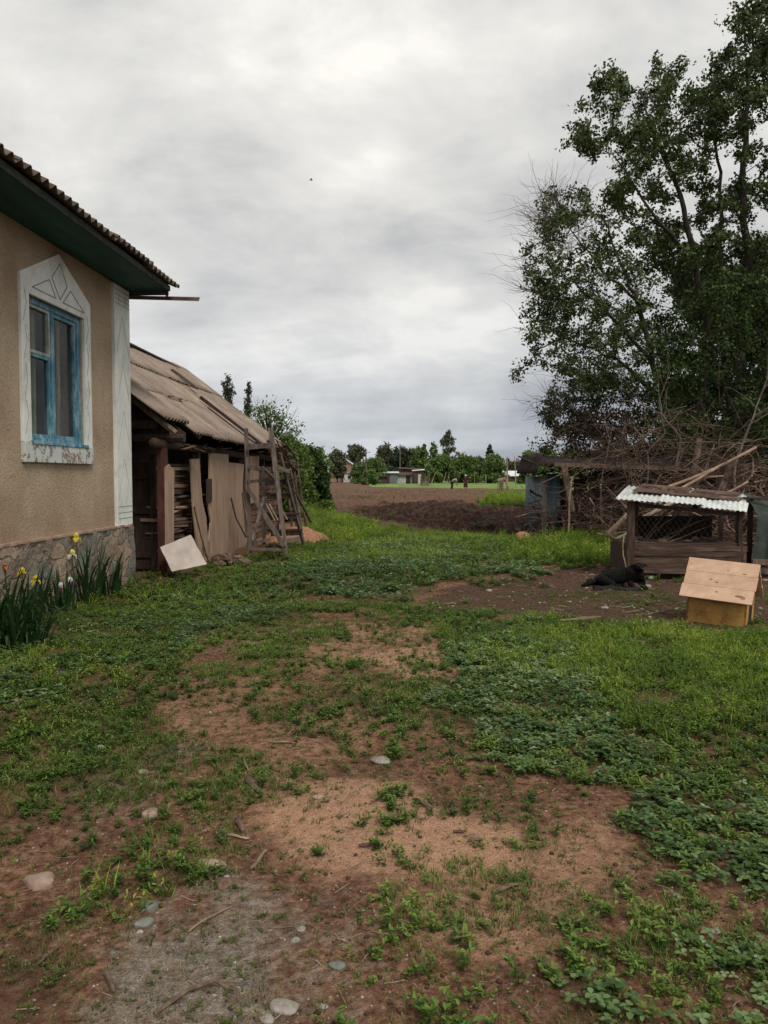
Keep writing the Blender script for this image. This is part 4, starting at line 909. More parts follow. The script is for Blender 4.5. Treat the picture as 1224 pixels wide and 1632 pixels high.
def trestle():
    t = thing('wooden_trestle', 'tall grey wooden trestle ladder standing against the barn', 'trestle', onG(430, 888)); Y = 14.0; Y2 = 15.5
    def bar(name, a, b, w, h, tt=.5, mt='greywood', w2=None): m = MB(); m.bar(W(*a), W(*b), w, h, tt, w2=w2, h2=w2 and h); obj(name, m, M[mt], t)
    bar('upright', (392,683,Y+.1), (399.5,893,Y), .07, .055, .45); bar('upright', (431,682,Y+.1), (458,895,Y-.1), .095, .055, .62, w2=.06)
    bar('rear_leg', (446,722,Y2-.4), (485,872,Y2+.2), .06, .05, .3); bar('rear_leg', (462,748,Y2), (482,858,Y2+.6), .05, .05, .45); bar('rear_leg', (470,783,Y2+.2), (496,832,Y2+1.2), .04, .04, .2)
    bar('middle_post', (420,752,Y+.8), (420.5,868,Y+.9), .07, .06, .2)
    for a, b, w, tt in (((395,713,Y-.03),(435,709,Y-.05),.09,.35), ((397,744,Y),(421,749,Y+.5),.08,.45), ((443,745,Y),(460,752,Y+1.2),.08,.75), ((395,768,Y+.02),(421,765,Y+.6),.06,.25), ((421,764,Y+.5),(443,767,Y+.1),.05,.4), ((400,875,Y-.05),(455,876,Y-.1),.05,.55), ((402,865,Y+.5),(430,860,Y+.9),.06,.55), ((455,862,Y+.1),(480,857,Y2+.3),.07,.85)):
        bar('rung', a, b, .035, w, tt)
    bar('diagonal_brace', (394,776,Y-.06), (453,871,Y-.12), .035, .08, .6); bar('diagonal_brace', (421,792,Y+.5), (402,862,Y+.1), .03, .05, .95); bar('diagonal_brace', (418,745,Y+.6),(441,768,Y+.2), .03, .05, .3)
    for y in (765, 787, 820, 846): 
        m = MB(); m.bar(W(424 + (y-765)*.1, y, Y+1.1), W(466+(y-765)*.14, y-2, Y2+.1), .22, .035, .3+.1*(y == 820), up=UP); m.bar(W(424+(y-765)*.1, y+5, Y+1.0), W(466+(y-765)*.14, y+3, Y2), .02, .1, .15); obj('step', m, M['darkwood'], t)
    bar('loose_lath', (424,803,Y+.9), (438,830,Y+.8), .018, .02, 1.0, 'palelog'); bar('loose_lath', (429,803,Y+1), (443,829,Y+.9), .016, .02, 1.0, 'palelog'); bar('loose_lath', (449,812,Y+1), (458,828,Y+.9), .016, .02, 1.0, 'palelog')
trestle()
def polebundle(m):
    r = random.Random(12)
    for i in range(22):
        a = W(r.uniform(425,455), r.uniform(695,722), 17+r.uniform(0,1)); b = W(r.uniform(450,478), r.uniform(715,760), 18.2+r.uniform(0,1.2)); m.tube([a, (a+b)/2+Vector((0,0,r.uniform(-.05,.1))), b], r.uniform(.012,.03), 5, r.uniform(.1,.8))
    for i in range(5): a = W(440+r.uniform(-4,4), 735+8*i, 17.5); b = W(478-i*2, 742+12*i, 18.6); m.tube([a, b], .03, 6, r.uniform(.2,.7))
    for i in range(4): m.tube([W(455+i*6, 735, 18.2), W(468+i*7, 868-i*6, 18.3)], .03, 6, r.uniform(.2,.6), wob=.1)
single('pole_bundle', polebundle, M['brush'], 'untidy bundle of poles and sticks heaped behind the trestle at the end of the barn', 'poles', W(465, 858, 18.2))
single('hose', lambda m: m.tube([W(520,853,19.0)+Vector((0,0,.06)), W(534,857,18.6), W(548,861,18.2)+Vector((0,0,.05)), W(560,859,18.5)+Vector((0,0,.03)), W(572,860,18.3)], .035, 8, .5), M['hose'], 'dark hose lying in the weeds right of the sawdust heap', 'hose', G(545,860), smooth=True)

# ------------------------------------------------------------------ irises below the window
def blade(V, T, C, o, az, L_, w, bend, r):
    n = 7; n0 = len(V); dx, dy = math.cos(az), math.sin(az); c = r.uniform(.2, .8)
    for i in range(n):
        t = i/(n-1); ang = 1.45 - bend*t**1.6; 
        if i == 0: x = z = 0
        else: x += L_/(n-1)*math.cos(ang); z += L_/(n-1)*math.sin(ang)
        ww = w*(1-t**2.5)*.5+.0008
        p = (o[0]+dx*x, o[1]+dy*x, o[2]+max(z, .01))
        V += [(p[0]-dy*ww, p[1]+dx*ww, p[2]), (p[0], p[1], p[2]-.12*ww), (p[0]+dy*ww, p[1]-dx*ww, p[2])]; C += [c, max(0, c-.2), c]
        if i: a = n0+3*i; T += [(a-3,a-2,a+1),(a-3,a+1,a),(a-2,a-1,a+2),(a-2,a+2,a+1)]
def petals(m, c, s_, up=True, n=3, ph=0, r=random):
    for k in range(n):
        a = ph+k*2*math.pi/n; vs = []; d_ = Vector((math.cos(a), math.sin(a), 0)); q = Vector((-d_.y, d_.x, 0))
        for i in range(6):
            t = i/5; w_ = s_*.62*math.sin(math.pi*min(1, t*.85+.1))**.7
            if up: p = Vector(c)+d_*s_*.42*math.sin(t*2.6)+UP*s_*1.15*t
            else: p = Vector(c)+d_*s_*(.95*math.sin(t*1.5))+UP*s_*(.18*math.sin(t*3)-.95*t*t)
            for j in (-1, -.5, 0, .5, 1): vs.append(p+q*w_*j+d_*(-.14*s_*j*j*(1 if up else -.3))+UP*(r.uniform(-.05,.05)*s_*abs(j)))
        m.add(vs, [(i*5+j, i*5+j+1, i*5+j+6, i*5+j+5) for i in range(5) for j in range(4)], r.uniform(.3,.9))
def iris(base, n, L_, spread, label, flowers, seed, flop=.35, lean=None):
    t = thing('iris_plant', label, 'iris', base); r = random.Random(seed); V = []; T = []; C = []
    for i in range(n):
        a = r.uniform(0, 6.28); q = spread*math.sqrt(r.random()); o = (base.x+math.cos(a)*q, base.y+math.sin(a)*q*1.3, base.z-.01)
        az = a+r.uniform(-.8,.8) if lean is None or r.random() < .35 else lean+r.uniform(-.9,.9)
        b = r.uniform(.05,.95) if r.random() > flop else r.uniform(1.1, 2.9); blade(V, T, C, o, az, L_*r.uniform(.55,1.1), r.uniform(.026,.044), b, r)
    tris('leaves', V, T, C, M['iris'], t, loc=tuple(base))
    for (px, py, Y, kind, s_) in flowers:
        c = W(px, py, Y); m = MB(); m.tube([Vector((base.x*.4+c.x*.6, base.y*.3+c.y*.7, base.z)), Vector((c.x, c.y, c.z*.6+base.z*.4))+Vector((.01,0,0)), c], .005, 6, .6); st = obj('flower_stem', m, M['iris'], t)
        u, l = {'yellow': ('petalyellow', 'petalyellow'), 'white': ('petalwhite', 'petalpurple'), 'orange': ('petalorange', 'petalorange'), 'purple': ('petalwhite', 'petalpurple'), 'cream': ('petalyellow', 'petalwhite')}[kind]
        m = MB(); petals(m, c, s_, True, ph=r.uniform(0, 2), r=r); fl = obj('flower', m, M[u], t, smooth=True)
        m = MB(); petals(m, c, s_, False, ph=r.uniform(0, 2), r=r); obj('lower_petals', m, M[l], fl, smooth=True)
g = Vector
def PT(x, y): return Vector((x, y, gz(x, y)))
iris(PT(-3.62, 9.15), 40, .78, .15, 'upright iris clump with two tall yellow blooms nearest the house corner', [(122,857,9.0,'yellow',.052), (115,884,8.9,'cream',.055)], 1, .1)
iris(PT(-3.60, 9.75), 32, .62, .14, 'flowerless upright iris clump beside the arched plinth vent', [], 2, .05)
iris(PT(-3.66, 8.45), 38, .56, .17, 'iris clump with two white and purple blooms under the window', [(97,937,8.3,'white',.055), (112,928,8.4,'white',.052)], 3, .3)
iris(PT(-3.72, 7.75), 50, .62, .2, 'iris clump with small yellow buds left of the white and purple blooms', [(35,912,7.7,'yellow',.045), (57,925,7.6,'yellow',.045)], 4, .35)
iris(PT(-3.80, 7.15), 60, .72, .24, 'iris clump at the left edge with a fading orange and a dark purple bloom', [(8,903,7.5,'orange',.032), (24,880,7.9,'purple',.035)], 5, .4)
iris(PT(-3.12, 6.55), 46, .62, .2, 'lowest sprawling iris clump nearest the viewer at the left edge', [], 7, .8, lean=-.5)
iris(PT(-3.42, 6.85), 64, .66, .22, 'sprawling dark iris clump flopping onto the grass at the left edge', [], 6, .75, lean=-.3)

# ------------------------------------------------------------------ right side: woodshed, brushwood, cage bench, kennel, dog
def build_woodshed():
    t = thing('woodshed', 'low open woodshed with dark rusty sheet roof and blue grey tin end panel', 'shed', W(880, 857, 18.4)); P = lambda n, f, mt, **k: (lambda m: (f(m), obj(n, m, M[mt], t, **k))[1])(MB())
    def roof(m):
        for i in range(6):
            o = W(857, 741, 17.9)+Vector((i*1.02, -.02*i, -.02*(i % 2)-.01*i)); m.sheet(o, Vector((1, .02, 0)), Vector((0, 1, .10 + .01*(i % 2))), 1.1, 2.7, .15, .028, .01, random.uniform(.4,.7), seed=i, seg=3, ragged=.05)
        m.sheet(W(855, 754, 17.85), Vector((0,1,0)), Vector((.14,0,.45)), 2.6, .5, .3, .04, .01, .5, seed=9)
    P('roof', roof, 'roofdark', smooth=True)
    P('tin_panel', lambda m: m.sheet(W(868, 856, 18.6)-UP*.05, Vector((1,.06,0)), UP, .38, 1.62, .19, .012, .008, .5, seg=2), 'bluetin', smooth=True)
    P('tin_panel', lambda m: m.sheet(W(867, 856, 18.62)-UP*.05, Vector((0,1,0)), UP, 2.4, 1.55, .19, .012, .008, .35, seg=2), 'bluetin', smooth=True)
    for a, b, w_, tt, mt in (((867,858,18.5),(867,757,18.5),.10,.9,'greywood'), ((899,745,17.8),(912,815,17.8),.12,.75,'oldwood'), ((872,858,20.9),(872,757,20.9),.1,.4,'darkwood'),
        ((1000,860,18.6),(1002,742,18.6),.12,.4,'darkwood'), ((1110,862,18.6),(1112,745,18.6),.12,.4,'darkwood'), ((1220,862,18.6),(1222,748,18.6),.12,.4,'darkwood')):
        P('post', lambda m: m.bar(W(*a), W(*b), w_, w_, tt), mt)
    P('front_beam', lambda m: m.bar(W(884,740,17.5), W(1130,749,17.5), .05, .09, .6), 'oldwood')
    P('back_boards', lambda m: [m.bar(W(875+24*i, 860, 21.2), W(875+24*i, 765+random.uniform(-6,6), 21.2), .3, .03, random.uniform(.2,.6)) for i in range(17)], 'darkwood')
build_woodshed()
def curved(a, b, r, amp, n=6):
    a, b = Vector(a), Vector(b); L_ = (b-a).length; o1 = Vector([r.uniform(-1,1)*amp*L_ for _ in range(3)]); o2 = Vector([r.uniform(-1,1)*amp*L_ for _ in range(3)]); p = []
    for i in range(n): t = i/(n-1); p.append(a.lerp(b, t)+o1*math.sin(math.pi*t)+o2*math.sin(2*math.pi*t)*.5+Vector([r.uniform(-1,1)*amp*.12*L_ for _ in range(3)])*(0 < i))
    return p
def brushpile(m, cx, cy, rx, ry, h, n, seed, rmin=.005, rmax=.022, lmin=.7, lmax=2.4, z0=0):
    r = random.Random(seed)
    for i in range(n):
        a = r.uniform(0, 6.28); q = math.sqrt(r.random()); x = cx+math.cos(a)*q*rx; y = cy+math.sin(a)*q*ry; hz = h*(1-q**2.2*.75); z = z0+hz*r.random()**.6
        az = r.uniform(0, 6.28); el = r.gauss(.12, .42); l = r.uniform(lmin, lmax); d_ = Vector((math.cos(az)*math.cos(el), math.sin(az)*math.cos(el), math.sin(el)))
        p0 = Vector((x, y, z))-d_*l*.5; p1 = Vector((x, y, z))+d_*l*.5; p0.z = max(p0.z, .03); p1.z = max(p1.z, .03)
        p = curved(p0, p1, r, .13, 6); ra = r.uniform(rmin, rmax)*(1+1.3*(r.random() < .10))*(.6+.4*(r.random() < .4)); tt = r.uniform(.1, .95); m.tube(p, [ra, ra*.9, ra*.75, ra*.6, ra*.45, ra*.25], 5, tt, False)
        for k in range(r.randint(1, 4)):
            j = r.randint(1, 4); dd = (p[j]-p[j-1]).normalized(); v = Vector([r.uniform(-1,1) for _ in range(3)]); e = p[j]+(dd*.8+v*.7)*l*r.uniform(.12,.35); e.z = max(e.z, .02)
            m.tube(curved(p[j], e, r, .12, 4), [ra*.5, ra*.42, ra*.3, ra*.15], 4, tt, False)
m = MB(); brushpile(m, 5.6, 18.9, 1.9, 1.1, 1.65, 380, 1); brushpile(m, 4.75, 18.1, .45, .5, 1.4, 90, 2, lmax=1.3)
tag(obj('brush_pile', m, M['brush'], None, (5.6, 18.6, 0)), 'tangled brown brushwood heaped inside the open woodshed', 'brush pile')
m = MB(); brushpile(m, 6.9, 15.6, 2.1, 1.5, 1.85, 430, 3, lmax=2.2); brushpile(m, 9.3, 15.5, 1.8, 1.4, 2.0, 170, 4, lmax=2.8)
tag(obj('brush_pile', m, M['brush'], None, (7.2, 15.6, 0)), 'high brushwood heap behind the white roofed bench, bristling with dead twigs', 'brush pile')
m = MB(); brushpile(m, 6.2, 16.6, 1.9, 1.1, 1.5, 130, 5, .004, .013, lmin=1.4, lmax=3.0, z0=1.3)
tag(obj('dead_branches', m, M['brush'], None, (6.2, 16.6, 0)), 'long bare dead branches sticking up over the brushwood against the trees', 'branches')
LOGS = [((1010,800,14.6),(1205,713,14.2),.038,'long pale debarked pole rising to the right over the brushwood'), ((1060,792,14.4),(1143,745,14.2),.036,'short pale forked pole just under the long one'),
 ((1130,800,13.2),(1192,767,13.0),.028,'thin pale pole end poking out above the white roof at right'), ((968,856,14.6),(1000,820,14.4),.065,'pale cut log slanting up left of the cage post'),
 ((1014,830,12.9),(1108,788,13.3),.04,'pale peeled branch behind the cage under its left half'), ((1016,846,12.8),(1070,822,12.9),.03,'thin pale branch low behind the cage wires'),
 ((1092,812,12.7),(1165,848,12.6),.015,'thin pale rod sloping down to the right behind the cage'), ((895,690+60,18.0),(925,862,17.8),.03,'dark crooked stick leaning inside the woodshed opening'),
 ((1100,770,16.0),(1115,700,16.2),.09,'thick broken stump standing up in the brushwood heap'), ((975,862,14.2),(1018,842,13.9),.035,'pale thin log lying at the foot of the brushwood'),
 ((1148,790,15.0),(1168,728,15.4),.08,'second broken stump standing right of the first in the brushwood'), ((905,860,17.4),(912,760,17.6),.025,'upright pale stake at the left of the woodshed opening')]
for i, (a, b, ra, lab) in enumerate(LOGS):
    r = random.Random(i+40); m = MB(); pa, pb = W(*a), W(*b); pts = curved(pa, pb, r, .025, 7); m.tube(pts, [ra*(1-.3*k/6) for k in range(7)], 9, .35 if ('stump' in lab or 'dark' in lab) else r.uniform(.5,.8), True, .07)
    if i == 1: m.tube([pts[3], pts[3]+Vector((.3,0,.12)), pts[3]+Vector((.62,0,.14))], [ra*.7, ra*.6, ra*.4], 7, .6)
    o = obj('log' if ra > .03 else 'stick', m, M['brush'] if ('stump' in lab or 'dark' in lab) else M['palelog'], None, pa, smooth=True); tag(o, lab, 'log' if ra > .03 else 'stick', 'loose poles in the brushwood')

def build_bench():
    t = thing('cage_bench', 'low wire cage on a plank base under a white corrugated roof', 'cage', W(1090, 915, 11.6)); Y = 11.4
    def P(n, f, mt, par=None, **k): m = MB(); f(m); return obj(n, m, M[mt], par or t, **k)
    def roof(m):
        a = W(981,790,Y-.15); b = W(1186,809,Y-.25); u = (b-a); w_ = u.length; v = (W(1001,771,Y+.75)-a)
        for i in range(3):
            o = a+u*(i/3.0)+UP*(.012*(i % 2)+random.uniform(-.01,.01)); m.sheet(o, u.normalized()+UP*random.uniform(-.02,.02), v.normalized()+UP*(.02*i-.03), w_/3+.05, v.length, .076, .009, .004, .5+.06*i, seg=4, ragged=.05, seed=i+3, sag=-.0, ends=-.05, groove=.03)
    rf = P('roof', roof, 'tin', smooth=True)
    A_ = W(981,790,Y-.15); U_ = W(1186,809,Y-.25)-A_; V_ = W(1001,771,Y+.75)-A_
    def rp(p, q): return A_+U_*p+V_*q+UP*.035
    for p0, p1, q0, q1, tt in ((.10, .52, .36, .98, .6), (.40, .78, .34, .62, .45), (.55, .93, .66, .97, .35), (.70, .96, .42, .60, .7)):
        P('roof_board', lambda m: m.poly([rp(p0, q0), rp(p1, q0+.05), rp(p1+.02, q1), rp(p0+.03, q1-.04)], (0, 0, 1), .02, tt), 'rust', rf)
    P('litter_on_roof', lambda m: [m.tube(curved(W(1010+i*14,778+i*1.2,Y+.5)+UP*.06, W(1040+i*14,784+i*1.0,Y+.3)+UP*.05, random.Random(i), .1, 4), .008, 4, .3+.05*i) for i in range(9)], 'brush', rf)
    P('roof_edge', lambda m: (m.bar(W(1126,785,Y+.65)+UP*.03, W(1165,790,Y+.6)+UP*.03, .12, .015, .9, up=UP)), 'tin', rf)
    for a, b, w_, tt in (((1006,800,Y),(1004,905,Y),.10,.7), ((1013,797,Y+.9),(1012,893,Y+.9),.07,.4), ((1179,812,Y-.1),(1180,925,Y-.1),.06,.4), ((1176,803,Y+.9),(1176,900,Y+.9),.06,.3), ((1108,800,Y+.1),(1108,812,Y+.1),.06,.6)):
        P('post', lambda m: m.bar(W(*a), W(*b), w_, w_, tt, roll=.1), 'darkwood')
    P('top_rail', lambda m: (m.bar(W(1000,803,Y), W(1186,821,Y-.1), .05, .06, .4), m.bar(W(1006,795,Y+.85), W(1180,803,Y+.85), .05, .05, .4)), 'darkwood')
    a0, a1 = W(1000,878,Y), W(1186,893,Y-.1)
    def base(m):
        for k in range(5):
            z = .05+.09*k; j = random.uniform(-.03,.03); m.bar((a0.x+j, a0.y-.02+random.uniform(-.02,.02), z+.03), (a1.x+j, a1.y-.02, z), .03, .083, random.uniform(.25,.95))
        for k in range(9):
            q = k/9; m.bar((a0.x, a0.y+.05+q*.9, .475), (a1.x, a1.y+.05+q*.9, .455), .098, .025, random.uniform(.2,.8), up=UP)
        for x in (a0.x+.03, a1.x-.03): m.box((x, a0.y+.45, .24), (.04, .9, .4), None, .3)
    P('plank_base', base, 'hplank')
    def wires(m, back):
        n = 20; z0, z1 = .5, 1.08
        for i in range(-5, n+1):
            for sg in (1, -1):
                xs = []
                for k in range(7):
                    q = k/6; x = a0.x+(a1.x-a0.x)*((i+sg*q*5+(5 if sg < 0 else 0))/n)
                    if a0.x <= x <= a1.x: xs.append((x, a0.y+back, z0+(z1-z0)*q))
                if len(xs) > 1: m.tube([xs[0], xs[-1]], .0018, 3, .3, False)
    for bk in (0, .88): P('wire_mesh', lambda m: wires(m, bk), 'net')
    P('shade_sheet', lambda m: m.box(((a0.x+a1.x)/2+.2, a0.y+.93, .66), (abs(a1.x-a0.x)-.5, .02, .38)), 'blackcloth')  # added black sheet stands in for the shade low inside the cage
    r = random.Random(2)
    for i in range(14):
        m = MB(); m.blob((r.uniform(a0.x+.1, a1.x-.1), a0.y+r.uniform(.1,.7), .5), (r.uniform(.03,.12), .06, r.uniform(.015,.04)), 8, 5, .3, r.uniform(.1,.9), i); obj('bedding', m, M['rubble'], t, smooth=True)
    P('crossed_stick', lambda m: [m.tube(curved(W(1020+8*i, 868, Y+.2), W(1060+22*i, 815+4*i, Y+.4), random.Random(i), .06), .009, 5, .4+.08*i) for i in range(5)], 'brush')
build_bench()
single('strap', lambda m: m.tube([W(995,850,11.2), W(992.5,868,11.2), W(993,885,11.18), W(996,895,11.15), W(998,908,11.1)], .009, 6), M['rope'], 'tan cord hanging down the left post of the cage', 'cord', W(998,908,11.1), smooth=True)
def flat_stones():
    for i, (px, py, s_, l) in enumerate(((1034,916,.05,'pale round stone beside the dog'), (1033,931,.035,'small white stone in the dirt just in front of the dog'), (1020,936,.03,'flat grey stone below the dog'), (1078,967,.015,'tiny white stone between the dog and the kennel'))):
        c = onG(px, py); single('stone', lambda m: m.blob((c.x, c.y, c.z+s_*.3), (s_*1.4, s_, s_*.7), 10, 7, .12, .75, i), M['stone'], l, 'stone', c, smooth=True)
    for i, (px, py, l, a, lab) in enumerate(((922,1000,.19,.1,'torn brown bark strip lying on the grass left of the kennel'), (938,997,.12,-.3,'shorter bark strip crossing the torn one on the grass'), (1008,974,.09,.3,'pale wood chip on the dark bare dirt'), (1050,975,.16,.5,'long thin straw on the dark dirt left of the kennel'), (1000,966,.07,.1,'light curled chip above the pale wood chip'))):
        c = onG(px, py); up_ = .07 if py > 990 else .0
        single('wood_scrap', lambda m: m.bar(c+Vector((-l*math.cos(a), -l*math.sin(a), up_+.01)), c+Vector((l*math.cos(a), l*math.sin(a), up_+.03)), .03 if py > 990 else .014, .01, .5, w2=.01), M['palelog'] if i < 4 else M['stone'], lab, 'wood scrap', c)
flat_stones()
def tarp():
    t = thing('draped_frame', 'dark green tarpaulin draped over a frame at the right edge', 'tarpaulin', W(1225, 915, 11.5))
    m = MB(); n = 30; k = 12; vs = []
    for i in range(n+1):
        for j in range(k+1):
            u = i/n; v = j/k; x = 5.55+u*1.5+.06*math.sin(v*5+u*3); z = 1.22*(1-v)-.1*math.sin(u*3)*(1-v)+.02; y = 11.35+.25*math.sin(u*3.1)-.2*v+.045*math.sin(u*24+v*2)*(.3+v)
            if v < .25: x = 5.62+u*1.4; y += (.25-v)*1.6
            vs.append((x, y, max(z, .05)))
    m.add(vs, [(i*(k+1)+j, (i+1)*(k+1)+j, (i+1)*(k+1)+j+1, i*(k+1)+j+1) for i in range(n) for j in range(k)], .5); obj('tarpaulin', m, M['darkgreen'], t, smooth=True)
    m = MB()
    m.bar((5.65, 11.6, 1.15), (5.65, 12.6, 1.15), .05, .05)
    for x in (5.65, 6.9):
        for y in (11.6, 12.6): m.bar((x, y, 0), (x, y, 1.15), .06, .06)
    m.bar((5.6, 11.6, 1.15), (6.95, 11.6, 1.15), .06, .05); m.bar((5.6, 12.6, 1.15), (6.95, 12.6, 1.15), .06, .05); obj('frame', m, M['darkwood'], t)
    m = MB(); m.bar((5.45, 11.25, .09), (7.2, 11.15, .07), .07, .1, .5); m.bar((5.5, 11.2, .22), (7.2, 11.1, .2), .05, .08, .7); obj('sill_timber', m, M['oldwood'], t)
tarp()
def kennel():
    c = Vector((3.53, 7.86, gz(3.53, 7.86)-.02)); t = thing('dog_kennel', 'small ochre yellow dog kennel with pale pine board roof', 'kennel', c)
    yaw = R(-35); roll = R(3); Rm = Matrix.Rotation(yaw, 3, 'Z') @ Matrix.Rotation(roll, 3, 'Y')
    def L2(x, y, z): return c+Rm @ Vector((x, y, z))
    hw, hd, hh, rz = .285, .23, .36, .63                      # half length, half depth, wall height, ridge
    def P(n, f, mt, **k): m = MB(); f(m); return obj(n, m, M[mt], t, **k)
    def P2(n, f, mt, par): m = MB(); f(m); return obj(n, m, M[mt], par)
    def wall(m):
        for y in (-hd, hd):
            for k in range(3): m.poly([L2(-hw, y, .12*k-.02*(k == 0)), L2(hw, y, .12*k-.02*(k == 0)), L2(hw, y, .12*k+.118), L2(-hw, y, .12*k+.118)], Rm @ Vector((0, -1 if y < 0 else 1, 0)), .018)
    P('side_wall', wall, 'yellow')
    def gab(m):
        for x in (-hw, hw): m.poly([L2(x, -hd, -.02), L2(x, hd, -.02), L2(x, hd, hh), L2(x, 0, rz-.03), L2(x, -hd, hh)], Rm @ Vector((1 if x > 0 else -1, 0, 0)), .018)
    P('gable_wall', gab, 'yellow')
    ov = .06; eo = hd+.085; slope = (rz-hh)/hd; ez = rz-slope*eo
    for sgn in (-1, 1):
        def rf(m):
            nrm = Vector((0, sgn*slope, 1)).normalized()
            for k in range(3):
                q0, q1 = k/3, (k+1)/3-.006; z0, z1 = ez+(rz-ez)*q0, ez+(rz-ez)*q1; y0, y1 = sgn*eo*(1-q0), sgn*eo*(1-q1); e = random.uniform(-.008,.008)
                pts = [L2(-hw-ov+e, y0, z0), L2(hw+ov+e, y0, z0), L2(hw+ov+e, y1, z1), L2(-hw-ov+e, y1, z1)]
                m.poly([p+Rm @ (nrm*.02) for p in (pts if sgn < 0 else pts[::-1])], Rm @ nrm, .018, [.58, .45, .53][k])
        r_ = P('roof_panel', rf, 'roofboard')
        if sgn < 0:
            if True:
                nrm = Vector((0, -slope, 1)).normalized(); rr_ = random.Random(3)
                for (u, q, s1, s2) in ((-.08,.5,.016,.01), (.22,.72,.02,.008), (.21,.16,.035,.014), (.0,.2,.012,.009), (.06,.76,.01,.008), (-.02,.44,.012,.01), (.25,.13,.02,.02)):
                    m = MB(); p = L2(u, -eo*(1-q), ez+(rz-ez)*q)+Rm @ (nrm*.0215); X_ = Rm @ Vector((1,0,0)); Y_ = nrm.cross(Vector((1,0,0))); Y_ = Rm @ Y_
                    m.quad([p+X_*s1*math.cos(a*.785)*rr_.uniform(.8,1.2)+Y_*s2*math.sin(a*.785)*rr_.uniform(.8,1.2) for a in range(8)], .5); obj('knot', m, M['woodknot'], r_)
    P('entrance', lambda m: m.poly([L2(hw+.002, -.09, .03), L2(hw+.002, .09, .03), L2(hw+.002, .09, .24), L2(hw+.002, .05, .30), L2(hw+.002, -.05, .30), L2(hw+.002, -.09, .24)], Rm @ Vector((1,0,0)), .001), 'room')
M['woodknot'] = mat('brown_wood_knot', (.16,.075,.045), (.24,.12,.075), (.38,.22,.15), 30)
kennel()
def skin_body(name, chains, m_, parent, sub=2, loc=(0,0,0)):
    """one continuous surface grown over a jointed skeleton; chains: list of lists of (point, radius), sharing joints by position"""
    vs = []; rs = []; es = []; key = {}
    for ch in chains:
        pr = None
        for p, ra in ch:
            k = tuple(round(q, 4) for q in p)
            if k not in key: key[k] = len(vs); vs.append(p); rs.append(ra)
            if pr is not None and pr != key[k]: es.append((pr, key[k]))
            pr = key[k]
    me = bpy.data.meshes.new(name); me.from_pydata([tuple(v) for v in vs], es, []); o = bpy.data.objects.new(name, me); COL.objects.link(o)
    sm = o.modifiers.new('skin', 'SKIN'); sm.use_smooth_shade = True; me.materials.append(m_)
    for i, d_ in enumerate(me.skin_vertices[0].data):
        ra = rs[i]; d_.radius = (ra, ra) if not hasattr(ra, '__len__') else ra; d_.use_root = (i == 0)
    s_ = o.modifiers.new('sub', 'SUBSURF'); s_.levels = sub; s_.render_levels = sub
    o['_b'] = (0,0,0); 
    if parent: o.parent = parent
    o.location = loc; return o
